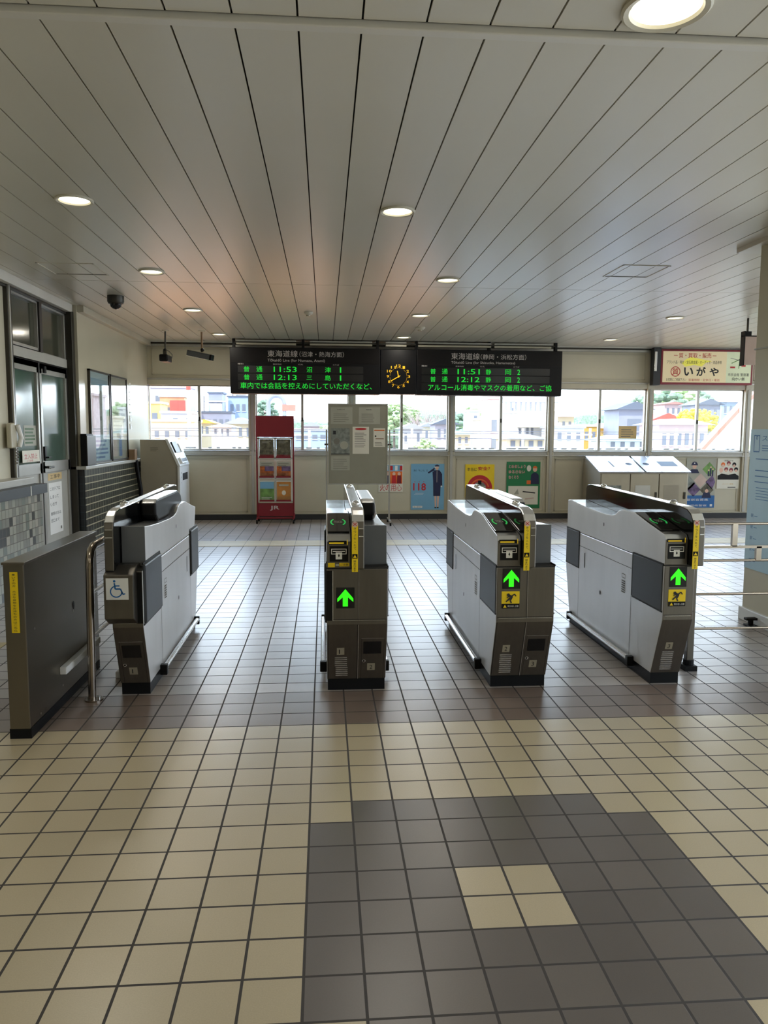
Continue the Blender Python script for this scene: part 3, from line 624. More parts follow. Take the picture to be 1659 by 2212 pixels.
def p5(f, w, h):
    f.rect(0, w, 0, h*.25, 'blue')
    for x, z, m in ((w*.27, h*.72, 'sheet_tint'), (w*.78, h*.78, 'meadow_pic'), (w*.1, h*.5, 'photo_grey'), (w*.5, h*.55, 'pinkish'), (w*.9, h*.52, 'violet_pic'), (w*.27, h*.37, 'violet_pic'), (w*.72, h*.36, 'forest_pic')): 
        r = .115; pts = [(max(0, min(w, x+dx)), max(h*.2, min(h, z+dz))) for dx, dz in ((-r, 0), (0, -r), (r, 0), (0, r))]; f.poly(pts, m)
    x = w*.27; f.disc(x, h*.84, .034, 'skin', .002, sy=1.2).arc(x, h*.87, 0, .05, 0, 180, 'navy', .0025).rect(x-.055, x+.055, h*.86, h*.873, 'navy', .003).poly([(x-.085, h*.7), (x+.085, h*.7), (x+.05, h*.78), (x-.05, h*.78)], 'navy', .002).disc(x, h*.9, .01, 'white', .003)
    for a, c in ((.76, .74), (.83, .8), (.9, .76)): f.rect(w*(a-.03), w*(a+.02), h*.64, h*(c), 'navy', .002).disc(w*(a), h*(c+.02), .014, 'skin', .0025)
    x = w*.72; f.poly([(x-.08, h*.2), (x+.08, h*.2), (x+.05, h*.31), (x-.05, h*.31)], 'navy', .003).disc(x, h*.34, .03, 'skin', .0032)
    f.text('警察官募集', .02, h*.14, w*.75, h*.045, 'white', .002).text('静岡県警察', .02, .02, w*.7, h*.04, 'white', .002).rect(w*.85, w*.93, .02, .055, 'white', .002)
poster(5.80, 6.285, .165, .955, 'sheet_tint', 'collage poster of diamond photos over a blue band by the recycling bin', p5)
def p6(f, w, h):
    for x, z, m in ((.25, .80, 'orange'), (.5, .84, 'red_dark'), (.75, .80, 'black'), (.18, .62, 'skin'), (.4, .64, 'red_dark'), (.62, .62, 'red_dark'), (.84, .64, 'black')):
        f.disc(w*x, h*z, .033, m, .0016).disc(w*x, h*(z-.045), .022, 'skin', .002)
    f.poly([(0.01, h*.3), (w-.01, h*.3), (w-.01, h*.42), (w*.8, h*.5), (w*.5, h*.46), (w*.2, h*.5), (.01, h*.43)], 'black', .0025)
    f.text('お知らせ', w*.3, h*.9, w*.4, h*.05, 'ink', .002).text('メンバー募集', w*.25, h*.13, w*.5, h*.05, 'tan', .002).rect(w*.5, w*.85, h*.03, h*.06, 'ink_soft', .002)
poster(6.31, 6.68, .47, .955, 'paper', 'white poster of a group in black and red at far right of the wall', p6)
f = Flat((4.69, YW+.043, 1.26), X3, Z3); f.slab(0, .29, 0, .2, .002, 'tan').lines(.04, .25, .03, .17, 4, 'ink_soft', .003)
tag(f.mb.build('notice'), 'plain tan notice stuck on the window glass above the recycling bins', 'notice')
# ------------------------------------------------------------------ brochure rack
t = thing('brochure_rack', 'tall crimson brochure rack on castors under the left end of the departure board', 'rack', (-.67, 8.8, 0))
RX0, RX1, RY = -.945, -.39, 8.70
b = MB()
for x in (RX0, RX1-.022): b.box(x, x+.022, RY, RY+.03, .07, 1.575, 'red_dark').box(x, x+.022, RY+.22, RY+.25, .07, .12, 'red_dark').box(x, x+.022, RY-.12, RY+.25, .06, .085, 'red_dark')
b.box(RX0, RX1, RY, RY+.03, .06, .085, 'red_dark').build('frame', t, bevel=.004)
MB().box(RX0, RX1, RY-.008, RY+.02, 1.268, 1.575, 'red_dark').build('header_board', t, bevel=.004)
MB().box(RX0+.022, RX1-.022, RY-.008, RY+.02, .10, .295, 'red_dark').build('footer_board', t, bevel=.003)
b = MB()
for z in (.315, .61, .655, .95): b.box(RX0+.022, RX1-.022, RY+.005, RY+.02, z, z+.012, 'white')
for x in (RX0+.024, (RX0+RX1)/2-.012, RX1-.048): b.box(x, x+.024, RY+.005, RY+.02, .315, 1.255, 'white')
b.box(RX0+.022, RX1-.022, RY+.005, RY+.02, 1.238, 1.255, 'white')
b.build('wire_grid', t)
for z in (.335, .685, .975):
    for x in (RX0+.055, RX0+.30):
        MB().box(x-.008, x+.208, RY-.045, RY-.04, z-.012, z+.06, 'glass').box(x-.008, x+.208, RY-.045, RY+.01, z-.016, z-.010, 'white').box(x-.008, x+.208, RY-.047, RY-.043, z-.014, z+.012, 'red_dark').build('pocket', t)
for x, y in ((RX0+.011, RY-.1), (RX1-.011, RY-.1), (RX0+.011, RY+.23), (RX1-.011, RY+.23)):
    MB().cyl((x-.012, y, .03), (x+.012, y, .03), .03, 'black').cyl((x, y, .05), (x, y, .07), .01, 'chrome').build('castor', t, smooth=True)
f = Flat((-.75, RY-.009, .165), X3, Z3)
f.text('JR', .0, .02, .14, .07, 'letter_white', .001, .02); f.mb.build('logo', t)
for z, pics in ((.34, (('meadow_pic', 'brochures with a green meadow and sky cover, bottom left pocket of the red rack'), ('tan_pic', 'tan brochures with a white spot cover, bottom right pocket of the red rack'))),
                (.69, (('amber_pic', 'glowing amber covered brochures in the left middle pocket of the red rack'), ('amber_pic', 'glowing amber covered brochures in the right middle pocket of the red rack'))),
                (.98, (('forest_pic', 'dark forest covered brochures in the left top pocket of the red rack'), ('forest_pic', 'dark forest covered brochures in the right top pocket of the red rack')))):
    for q, (m_, lb) in enumerate(pics):
        x = RX0+.057+q*.245; hgt = .27 if z < .6 else (.255 if z > .9 else .22)
        f = Flat((x, RY-.037, z), X3, Z3); f.slab(0, .2, 0, hgt, .006, m_, -.03); f.slab(0, .2, 0, hgt, .004, m_, -.006); f.O = f.O-Vector((0, .0, 0)); f.N = f.N
        if z < .4 and q: f.disc(.1, .11, .03, 'paper', .001, sy=1.2).rect(.03, .17, .21, .235, 'sheet_tint', .001)
        elif z < .4: f.rect(0, .2, .17, .27, 'sky_blue', .0005).lines(.02, .18, .015, .06, 2, 'white')
        elif z < .9: f.rect(.0, .2, .15, .22, 'sheet_tint', .0005).lines(.02, .18, .16, .21, 2, 'ink_soft').rect(.07, .2, .08, .15, 'violet_pic', .0006)
        else: f.lines(.03, .17, .2, .24, 2, 'sheet_tint').rect(0, .2, 0, .03, 'red_dark', .0008)
        tag(f.mb.build('brochure'), lb, 'brochure', 'brochures in the red rack')
# ------------------------------------------------------------------ whiteboard on a stand
t = thing('notice_board', 'grey-green freestanding notice board on a silver frame with castors behind the middle gate', 'notice board', (.54, 8.5, 0))
WY = 8.5
MB().box(.11, .968, WY, WY+.03, .59, 1.745, 'board_grey').build('panel', t)
b = MB()
for bx in ((.105, .972, .583, .598), (.105, .972, 1.738, 1.752), (.105, .118, .583, 1.752), (.960, .972, .583, 1.752)): b.box(bx[0], bx[1], WY-.006, WY+.035, bx[2], bx[3], 'aluminium')
b.build('border', t)
for x in (.085, 1.0):
    MB().box(x-.012, x+.012, WY+.005, WY+.03, .06, 1.38, 'aluminium').box(x-.012, x+.012, WY-.25, WY+.28, .045, .07, 'aluminium').build('leg', t)
    MB().cyl((x-.03, WY+.017, 1.165 if x > .5 else 1.165), (x+.03, WY+.017, 1.165), .014, 'dark_alu').build('clamp_knob', t)
    for y in (WY-.24, WY+.27): MB().cyl((x-.012, y, .024), (x+.012, y, .024), .024, 'black').build('castor', t)
def sheet(x0, x1, z0, z1, m, label, draw):
    f = Flat((x0, WY-.001, z0), X3, Z3); f.slab(0, x1-x0, 0, z1-z0, .001, m); f.O = f.O+f.N*.001; draw(f, x1-x0, z1-z0)
    tag(f.mb.build('notice'), label, 'notice', 'papers on the notice board')
sheet(.145, .46, 1.46, 1.70, 'sheet_tint', 'plain printed sheet at the top left of the notice board', lambda f, w, h: (f.text('お知らせ', w*.3, h*.82, w*.35, h*.08, 'ink'), f.lines(.04, w-.04, .03, h*.7, 5, 'ink_soft', k=.2)))
sheet(.55, .86, 1.46, 1.70, 'sheet_tint', 'plain printed sheet at the top right of the notice board', lambda f, w, h: (f.text('時刻表', w*.35, h*.82, w*.25, h*.08, 'ink'), f.lines(.04, w-.04, .03, h*.7, 5, 'ink_soft', k=.2, seed=4)))
sheet(.15, .42, 1.02, 1.40, 'photo_grey', 'grey photo poster at the left of the notice board', lambda f, w, h: (f.rect(.03, .07, h*.76, h*.9, 'ink'), f.disc(w*.7, h*.35, .06, 'sheet_tint'), f.disc(w*.3, h*.5, .045, 'ink_soft'), f.rect(.0, w, 0, .012, 'ink')))
sheet(.15, .42, .79, .995, 'sheet_tint', 'small text sheet low on the left of the notice board', lambda f, w, h: f.lines(.03, w-.03, .02, h-.02, 6, 'ink_soft', k=.2, seed=2))
sheet(.462, .70, 1.03, 1.42, 'paper', 'white sheet with a red oval heading in the middle of the notice board', lambda f, w, h: (f.disc(w*.5, h*.92, .085, 'red', sy=.18), f.lines(.03, w-.03, h*.25, h*.82, 9, 'ink_soft', k=.3, seed=3)))
sheet(.765, .935, 1.13, 1.40, 'paper', 'narrow sheet with an orange heading at the right edge of the notice board', lambda f, w, h: (f.rect(.01, w-.01, h*.86, h*.92, 'orange'), f.disc(.03, h*.58, .012, 'ink'), f.rect(.03, w-.02, h*.42, h*.46, 'wood'), f.lines(.02, w-.02, .02, h*.3, 3, 'ink_soft', seed=9)))
# ------------------------------------------------------------------ fare machine by the left wall
t = thing('fare_machine', 'beige fare adjustment machine with a slanted white front by the left wall', 'ticket machine', (-2.2, 8.5, 0))
prof = [(-2.49, 0), (-1.985, 0), (-1.985, .86), (-2.15, 1.225), (-2.49, 1.225)]
MB().prismy(prof, 8.2, 8.92, 'machine_side').build('cabinet', t, bevel=.006)
fr = MB(); sl_ = [(-1.985, .86), (-1.945, .86), (-2.11, 1.235), (-2.15, 1.235)]
fr.prismy(sl_, 8.19, 8.93, 'machine_white').box(-1.985, -1.955, 8.19, 8.93, .06, .86, 'machine_white'); fr.build('front_panel', t, bevel=.004)
f = Flat((-1.945, 8.19, .86), Y3, (-.165, 0, .375))
f.slab(.07, .4, .2, .36, .02, 'black').slab(.45, .62, .2, .33, .03, 'machine_white').slab(.08, .5, .03, .12, .035, 'machine_white').rect(.1, .48, .05, .1, 'black', .037); f.mb.build('control_panel', t)
f = Flat((-1.955, 8.2, .6), Y3, Z3); f.disc(.1, .16, .012, 'seam').disc(.1, .1, .01, 'seam').disc(.12, .02, .008, 'seam').rect(.2, .6, .05, .15, 'seam'); f.mb.build('coin_slot', t)
f = Flat((-2.4, 8.195, 1.05), X3, Z3); f.lines(.05, .16, .02, .08, 3, 'seam', .0005, .2); f.rect(.395, .398, -.9, -.2, 'seam', .001); f.mb.build('vent_slot', t)
tag(MB().tube([(-2.50, 8.0, .95), (-2.49, 8.02, .8), (-2.46, 8.05, .55), (-2.46, 8.05, .3), (-2.46, 8.1, .02)], .028, 'black').build('cable_duct', smooth=True), 'black cable duct running down the dark tiles beside the fare machine', 'cable')
tag(MB().box(-2.56, -2.46, 7.78, 7.9, .963, 1.10, 'wood').build('small_box', bevel=.003), 'small brown box on the ledge above the dark tiles next to the fare machine', 'box')
# black leaflet dispenser and the two framed posters
t = thing('wall_terminal', 'black wedge shaped terminal standing on the tiled ledge at the wall corner', 'terminal', (-2.52, 5.95, .963))
MB().prismx([(5.84, .963), (6.16, .963), (6.16, 1.28), (6.05, 1.31), (5.84, 1.31)], -2.565, -2.50, 'black', lambda a, c: 'black').build('body', t, bevel=.004)
MB().box(-2.503, -2.493, 5.84, 6.16, .965, 1.29, 'dark_alu').build('front_plate', t, bevel=.003)
def wallframe(y0, y1, z0, z1, lb, m1, drawf):
    t = thing('framed_poster', lb, 'poster', (XL+.02, (y0+y1)/2, z0), 'glazed frames on the left wall')
    b = MB()
    for bx in ((y0, y1, z0, z0+.02), (y0, y1, z1-.02, z1), (y0, y0+.02, z0, z1), (y1-.02, y1, z0, z1)): b.box(XL, XL+.03, bx[0], bx[1], bx[2], bx[3], 'dark_alu')
    b.build('frame', t)
    f = Flat((XL+.012, y0+.02, z0+.02), Y3, Z3); w, h = y1-y0-.04, z1-z0-.04; f.rect(0, w, 0, h, m1); drawf(f, w, h); f.mb.build('print', t)
    MB().box(XL+.02, XL+.024, y0+.02, y1-.02, z0+.02, z1-.02, 'glass').build('pane', t)
wallframe(6.18, 6.98, .975, 2.03, 'glazed blue frame poster on the left wall, nearer of the pair', 'light_board', lambda f, w, h: (f.rect(.03, w-.03, h*.3, h*.8, 'photo_grey', .002), f.lines(.05, w-.05, .03, h*.26, 5, 'blue', .002, .5), f.rect(.05, w-.05, h*.86, h*.93, 'sky_blue', .002)))
wallframe(7.02, 7.80, .975, 2.03, 'glazed frame poster with blue and red blocks on the left wall, farther of the pair', 'sheet_tint', lambda f, w, h: (f.rect(.06, w*.35, .03, h*.24, 'pinkish', .002), f.rect(w*.45, w*.65, .03, h*.24, 'blue', .002), f.rect(.05, w-.05, h*.35, h*.75, 'paper', .002), f.lines(.1, w-.1, h*.4, h*.7, 6, 'ink_soft', .003)))
f = Flat((XL+.004, 8.0, 1.35), Y3, Z3)
for q, s_ in enumerate('のりこし精算'): f.text(s_, .0, .56-q*.11, .10, .085, 'white', .002, .02)
tag(f.mb.build('wall_lettering'), 'column of raised white characters on the left wall above the fare machine', 'lettering')
# ------------------------------------------------------------------ recycling bins
t = thing('recycling_bin', 'three door metal recycling bin with sloping bright lid under the right windows', 'bin', (4.75, 8.6, 0))
pr = [(8.33, 0), (8.33, .765), (8.95, .955), (9.08, .955), (9.08, 0)]
MB().prismx(pr, 4.10, 5.44, 'bin_body', lambda a, c: 'bin_body').build('cabinet', t, bevel=.004)
lid = Flat((4.07, 8.30, .765), X3, (0, .62, .21)); LL = .66
for u0, u1 in ((0, .44), (.44, .69), (.72, .95), (.95, 1.4)): Flat(lid.O, lid.U, lid.V, lid.mb).slab(u0+.003, u1-.003, 0, LL, .018, 'bin_top')
lid.mb.build('lid', t, bevel=.003)
lid = Flat(lid.O, lid.U, lid.V); lid.poly([(.27, .44), (.30, .44), (.31, .2), (.28, .2)], 'black', .019).disc(.56, .32, .05, 'black', .019).disc(.83, .32, .05, 'black', .019).rect(1.03, 1.3, .22, .44, 'black', .019)
lid.mb.build('opening', t)
for q in range(3):
    x0 = 4.115+q*.44
    d_ = MB().box(x0, x0+.425, 8.31, 8.33, .06, .75, 'bin_body').build('door', t, bevel=.005)
    MB().box(x0+.07, x0+.30, 8.306, 8.312, .22, .58, ('photo_grey', 'aluminium', 'machine_side')[q]).build('window_plate', d_)
    MB().box(x0+.375, x0+.40, 8.295, 8.312, .38, .48, 'dark_alu').build('handle', d_)
    if q == 0:
        f = Flat((x0+.1, 8.305, .5), X3, Z3); f.text('びん・缶', 0, 0, .17, .05, 'sheet_tint'); f.mb.build('lettering', d_)
MB().box(4.12, 5.42, 8.36, 9.06, 0, .055, 'dark_base').build('plinth', t)
# ------------------------------------------------------------------ right pillar
struct(MB().box(3.09, 3.75, 1.75, 2.60, .095, H, 'cream_wall').box(3.082, 3.76, 1.74, 2.61, 1.93, 1.94, 'sill_paint').build('wall_pillar'))
struct(MB().box(3.07, 3.77, 1.73, 2.62, 0, .095, 'machine_white').build('baseboard_pillar', bevel=.006))
struct(MB().box(3.03, 3.8, 1.70, 2.82, H-.03, H+.005, 'ceiling_trim').build('trim_19', bevel=.003))
f = Flat((3.083, 2.59, .385), (0, -1, 0), Z3)
f.slab(0, .8, .0, .99, .003, 'light_board'); f.O = f.O+f.N*.003
f.frame(.045, .12, .83, .95, .008, 'blue').arc(.082, .93, .006, .012, 0, 360, 'blue').text('スマホで', .15, .91, .3, .035, 'blue').lines(.15, .5, .84, .89, 3, 'blue', k=.3)
for z in (.62, .66, .70, .78): f.rect(.08, .6, z, z+.006, 'blue')
f.lines(.1, .6, .5, .6, 5, 'blue', k=.2)
for z in (.05, .13, .21, .29, .37): f.text('駅', .06, z, .03, .025, 'blue').rect(.1, .14, z+.008, z+.012, 'blue')
tag(f.mb.build('information_poster'), 'tall pale blue information poster with a phone outline on the right pillar', 'poster')
# ------------------------------------------------------------------ barrier railing on the right
t = thing('barrier_railing', 'stainless steel railing between the last gate and the right pillar', 'railing', (2.13, 1.45, 0))
for z in (.838, .63, .437, .237):
    MB().cyl((2.14, 1.45, z), (3.08, 1.45, z), .0075, 'pipe_steel').build('rail', t, smooth=True)
MB().box(2.13, 3.08, 1.44, 1.46, .700, .715, 'pipe_steel').build('rail', t)
MB().box(2.105, 2.145, 1.43, 1.47, 0.02, .66, 'front_steel').build('post', t, bevel=.004)
MB().box(2.10, 2.12, 1.44, 1.46, .63, .85, 'pipe_steel').build('post', t)
MB().box(2.345, 2.375, 1.44, 1.46, .71, .84, 'pipe_steel').build('strut', t)
MB().box(2.49, 2.52, 1.44, 1.46, .63, .71, 'pipe_steel').build('strut', t)
MB().box(2.09, 2.16, 1.41, 1.49, 0, .03, 'black').cyl((2.125, 1.45, .03), (2.125, 1.45, .06), .03, 'black').build('foot', t)
tag(MB().box(3.0, 3.065, 2.34, 2.42, 0, .012, 'black').cyl((3.03, 2.38, .01), (3.03, 2.38, .05), .018, 'black').box(2.99, 3.07, 2.36, 2.40, .045, .062, 'black').build('floor_stop', bevel=.002), 'black floor stop at the foot of the right pillar', 'door stop')
# ------------------------------------------------------------------ left barrier panel and its handrail
t = thing('stainless_barrier', 'broad dark stainless barrier panel with a yellow sticker at far left', 'barrier', (-1.27, 1.2, 0))
MB().box(-1.315, -1.228, .665, 1.71, .045, .775, 'panel_steel').build('body', t, bevel=.004)
MB().box(-1.32, -1.223, .66, 1.715, .77, .782, 'panel_steel').build('cap', t, bevel=.003)
MB().box(-1.318, -1.226, .67, 1.70, 0, .045, 'plinth').build('plinth', t)
f = Flat((-1.315, .664, 0), X3, Z3); f.rect(.028, .062, .475, .74, 'yellow', .001)
for q, s_ in enumerate('車いすの方・大きな荷物をお持ちの方はこちら'): f.text(s_, .038, .724-q*.0122, .0135, .0088, 'ink', .0018) if s_ != '・' else None
f.mb.build('sticker', t)
f = Flat((-1.2275, .665, 0), Y3, Z3)
for y, z in ((.09, .47), (.42, .1), (.12, .07), (.19, .07)): f.disc(y, z, .006, 'chrome', .002, 10)
f.mb.build('screw', t)
f = Flat((-1.2275, .665, 0), Y3, Z3); f.disc(.62, .455, .014, 'black', .001, sy=1.6).disc(.61, .43, .006, 'chrome', .002); f.mb.build('keyhole', t)
MB().box(-1.228, -1.195, 1.05, 1.62, .165, .20, 'white').build('guide_bar', t, bevel=.003)
t = thing('handrail', 'curved stainless handrail frame between the left barrier panel and the wheelchair gate', 'railing', (-1.1, 1.15, 0))
pts = [(-1.108, 1.15, 0), (-1.1, 1.15, .66), (-1.1, 1.155, .71), (-1.1, 1.18, .75), (-1.1, 1.23, .77), (-1.1, 1.4, .775), (-1.1, 2.5, .775), (-1.1, 2.6, .75), (-1.1, 2.63, .68), (-1.1, 2.63, 0)]
MB().tube(pts, .019, 'pipe_steel', 14).build('rail', t, smooth=True)
MB().cyl((-1.1, 1.16, .32), (-1.1, 2.62, .32), .009, 'pipe_steel').build('crossbar', t)
MB().cyl((-1.1, 1.16, .54), (-1.1, 2.62, .54), .009, 'pipe_steel').build('crossbar', t)
for y in (1.15, 2.63): MB().cyl((-1.1, y, 0), (-1.1, y, .008), .045, 'pipe_steel', 18).cyl((-1.075, y, .008), (-1.075, y, .018), .006, 'chrome').cyl((-1.125, y, .008), (-1.125, y, .018), .006, 'chrome').build('base_flange', t)
tag(MB().box(-1.085, -.96, 1.49, 1.53, 0, .035, 'white').build('floor_bar', bevel=.003), 'short white bar on the floor behind the handrail foot', 'floor bar')
tag(MB().box(-1.06, -1.0, 1.66, 1.72, 0, .03, 'black').build('floor_block', bevel=.003), 'small black block on the floor behind the white bar', 'floor block')
# ------------------------------------------------------------------ ticket gates
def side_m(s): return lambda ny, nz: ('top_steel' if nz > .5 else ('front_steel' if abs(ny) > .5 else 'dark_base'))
ENTRY = [(1.12, .825), (1.32, .86), (1.46, .888), (1.53, .897), (1.69, .897), (1.745, .885), (1.80, .856), (1.87, .845), (2.0, .842), (2.28, .85), (2.5, .862), (2.64, .872), (2.695, .865), (2.70, .84)]
def upper(entry, y_front):
    p = [(y_front, .668)]+[(1.10, .80)]*(y_front == 1.10)+ENTRY+[(2.70, .668)]
    if not entry: p = [(3.8-y, z) for y, z in p][::-1]; p = [(max(y, y_front), z) for y, z in p]
    return p
def slant(z): return 1.10+(.38-z)/.32*.12 if z < .38 else 1.10
def gate(a, w, name_label, kind, seq, wide_left=False, wide_right=False, tags=('1', '2'), caution=True):
    t = thing('ticket_gate', name_label, 'ticket gate', (a+w/2, 1.9, 0), 'automatic ticket gates')
    z6 = .662
    low = [(1.22, .06), (1.10, .38), (1.10, z6), (2.70, z6), (2.70, .38), (2.60, .06)]
    MB().prismx(low, a, a+w, 'side_steel', lambda ny, nz: 'front_steel').build('lower_body', t, bevel=.004)
    MB().box(a+.004, a+w-.004, 1.225, 2.6, 0, .062, 'plinth').build('plinth', t)
    MB().box(a+.002, a+w-.002, 1.104, 2.696, z6-.002, .669, 'seam').build('seam_band', t)
    entry = kind in ('both', 'entry')
    fin0, fin1 = (a+.122, a+.186) if entry else (a-.015, a+.031)
    if entry:
        MB().prismx(upper(True, 1.10), a, fin0-.002, 'side_steel', side_m(0)).build('reader_body', t, bevel=.003)
    if kind in ('both', 'exit'):
        xa = fin1+.003; xb = a+w
        MB().prismx(upper(False, 1.18), xa, xb, 'side_steel', lambda ny, nz: ('top_steel' if nz > .5 else ('grey_plastic' if ny < -.5 else 'dark_base'))).build('exit_body', t, bevel=.003)
        # dark display hood half way along the top
        hx0, hx1 = xa, xa+.082
        hz = .845
        hp = [(1.66, hz), (1.60, .88), (1.60, .95), (1.64, .968), (2.25, .972), (2.34, .94), (2.40, hz)]
        MB().prismx(hp, hx0, hx1, 'black', lambda ny, nz: 'black' if nz < .5 else 'bright_trim').build('display_hood', t, bevel=.012)
    # the raised guide fin along the outer top
    fp = [(1.055, .668), (1.055, .87), (1.065, .905), (1.09, .935), (1.13, .954), (1.2, .963), (2.60, .983), (2.65, .977), (2.675, .955), (2.68, .84), (1.5, .80), (1.2, .668)]
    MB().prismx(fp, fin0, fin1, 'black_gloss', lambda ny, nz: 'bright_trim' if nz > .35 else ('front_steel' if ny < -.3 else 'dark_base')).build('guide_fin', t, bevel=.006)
    for y, z in ((1.36, .966), (2.42, .981)):
        MB().ball(((fin0+fin1)/2, y, z), .022, 'chrome', (1, 1.3, .8)).build('sensor_lens', t, smooth=True)
    f = Flat((fin0, 1.0545, 0), X3, Z3)
    for z in (.83, .868): f.rect(.036 if entry else .006, fin1-fin0-.006, z, z+.004, 'bright_trim', .001)
    if kind == 'exit':
        f.rect(.006, fin1-fin0-.006, .905, .909, 'bright_trim', .001)
    f.mb.build('trim_band', t)
    F = lambda z=None: Flat((a, 1.0995, 0), X3, Z3)
    if entry:
        # card reader: black glass on the slope with a green ring
        s = Flat((a+.004, 1.115, .826), X3, (0, .40, .070)); L = .40
        s.slab(.0, .112, .06, L, .004, 'black_gloss', .002); s.mb.build('card_reader', t, bevel=.002)
        s = Flat((a+.004, 1.115, .826), X3, (0, .40, .070))
        s.arc(.056, .22, .033, .041, 130, 230, 'logo_green', .0075, sy=1.7).arc(.056, .22, .033, .041, -50, 50, 'logo_green', .0075, sy=1.7).text('TOICA', .036, .20, .04, .04, 'sheet_tint', .008)
        s.mb.build('reader_logo', t)
        f = F(); f.slab(.008, .098, .787, .805, .002, 'black').rect(.012, .085, .790, .797, 'slot_amber', .003).rect(.1, .104, .785, .81, 'slot_amber', .003); f.mb.build('ticket_slot', t)
        f = F(); f.slab(.014, .106, .70, .778, .001, 'black'); f.frame(.022, .098, .737, .765, .0035, 'white', .002).rect(.03, .09, .750, .7535, 'white', .002).rect(.044, .076, .712, .747, 'white', .0025).poly([(.06, .722), (.065, .73), (.06, .741), (.055, .73)], 'ink', .003); f.mb.build('ticket_pictogram', t)
        # green arrow display
        u0, v0 = (.046, .463) if wide_left else (.028, .553)
        f = F(); f.slab(u0, u0+.092, v0, v0+.106, .001, 'screen'); c = u0+.046
        f.poly([(c, v0+.098), (c-.040, v0+.050), (c-.040, v0+.032), (c-.013, v0+.056), (c-.013, v0+.010), (c+.013, v0+.010), (c+.013, v0+.056), (c+.040, v0+.032), (c+.040, v0+.050)][::-1], 'arrow_green', .002)
        f.mb.build('arrow_display', t)
        if caution:
            f = F(); u0, v0 = .026, .452; f.slab(u0, u0+.092, v0, v0+.088, .001, 'yellow'); f.rect(u0, u0+.092, v0, v0+.024, 'black', .002)
            f.poly([(u0+.008, v0+.004), (u0+.026, v0+.004), (u0+.017, v0+.020)], 'yellow', .003).text('飛び出し注意', u0+.031, v0+.006, .056, .011, 'white', .003)
            # falling, running figure
            f.disc(u0+.034, v0+.070, .008, 'ink', .003).line(u0+.036, v0+.066, u0+.056, v0+.058, .013, 'ink', .003).line(u0+.054, v0+.060, u0+.044, v0+.042, .009, 'ink', .0032).line(u0+.044, v0+.042, u0+.050, v0+.028, .007, 'ink', .0032)
            f.line(u0+.054, v0+.060, u0+.034, v0+.046, .009, 'ink', .0034).line(u0+.034, v0+.046, u0+.022, v0+.034, .007, 'ink', .0034).line(u0+.05, v0+.062, u0+.066, v0+.074, .006, 'ink', .003).line(u0+.066, v0+.074, u0+.074, v0+.062, .006, 'ink', .003).line(u0+.04, v0+.064, u0+.026, v0+.056, .005, 'ink', .0036)
            f.mb.build('caution_sticker', t)
        else:
            f = F(); f.slab(.006, .040, .672, .694, .001, 'yellow').slab(.062, .112, .676, .694, .001, 'yellow').rect(.044, .06, .678, .688, 'sheet_tint', .001); f.text('ご注意', .066, .68, .04, .01, 'ink', .002); f.mb.build('warning_label', t)
        # yellow strip on the fin
        f = Flat((fin0+.001, 1.0545, 0), X3, Z3); f.slab(0, .030, .655, .892, .001, 'yellow').disc(.015, .892, .015, 'pinkish', .0012)
        for q, s_ in enumerate('きっぷを入れて'): f.text(s_, .009, .865-q*.0165, .012, .012, 'ink', .002)
        f.rect(.002, .028, .722, .745, 'black', .002).poly([(.006, .726), (.024, .726), (.015, .741)], 'yellow', .003)
        for q, s_ in enumerate('閉まります'): f.text(s_, .009, .703-q*.0115, .011, .0095, 'ink', .002)
        f.line(.006, .884, .024, .9, .003, 'red', .002).line(.006, .9, .024, .884, .003, 'red', .002)
        f.mb.build('warning_strip', t)
        # vent and number tag on the slanted lower front
        Fs = lambda: Flat((a, 1.22, .06), X3, (0, -.12, .32))
        f = Fs()
        for q in range(10): f.slab(.036+(.004 if q > 4 else .008), .102+(.0 if q > 4 else .004), .022+q*.0125, .027+q*.0125, .002, 'bright_trim')
        f.mb.build('vent', t)
        f = Fs(); f.slab(.05, .088, .155, .198, .001, 'machine_side'); f.text(tags[0], .061, .163, .014 if tags[0] != '1' else .005, .026, 'ink', .002); f.mb.build('number_tag', t)
    if kind in ('both', 'exit'):
        Fs = lambda: Flat((a+(w-.15), 1.22, .06), X3, (0, -.12, .32))
        f = Fs(); f.slab(.03, .122, .16, .235, .002, 'black_gloss' if kind == 'exit' else 'screen'); f.mb.build('small_screen', t, bevel=.002)
        f = Fs(); f.disc(.034, .115, .009, 'bright_trim', .002).disc(.034, .115, .005, 'black', .003); f.mb.build('lock', t)
        f = Fs(); f.slab(.052, .092, .055, .098, .001, 'machine_side'); f.text(tags[1], .065, .063, .014 if tags[1] != '1' else .005, .026, 'ink', .002); f.mb.build('number_tag', t)
        f = Fs(); f.rect(.02, .135, .255, .2565, 'bright_trim', .001).rect(.02, .0215, .0, .255, 'seam', .001).rect(.135, .1365, 0, .255, 'seam', .001); f.mb.build('door_seam', t)
    f = F()
    if wide_left: f.rect(.0, .028, .40, .655, 'black', .0012).rect(.028, .031, .40, .655, 'bright_trim', .0012)
    if wide_right: f.rect(w-.034, w-.002, .40, .655, 'black', .0012)
    if kind == 'both': f.rect(.155, .1575, .40, .66, 'seam').rect(.1595, .1605, .40, .66, 'bright_trim')
    f.rect(.004, w-.004, .404, .4065, 'seam').rect(.012, w-.012, .400, .4015, 'bright_trim'); f.mb.build('front_seam', t)
    if kind == 'both':
        f = Flat((a, 1.22, .06), X3, (0, -.12, .32)); f.rect(.152, .155, 0, .34, 'seam').rect(.004, .007, 0, .34, 'seam').rect(.158, .160, 0, .34, 'bright_trim'); f.mb.build('front_seam', t)
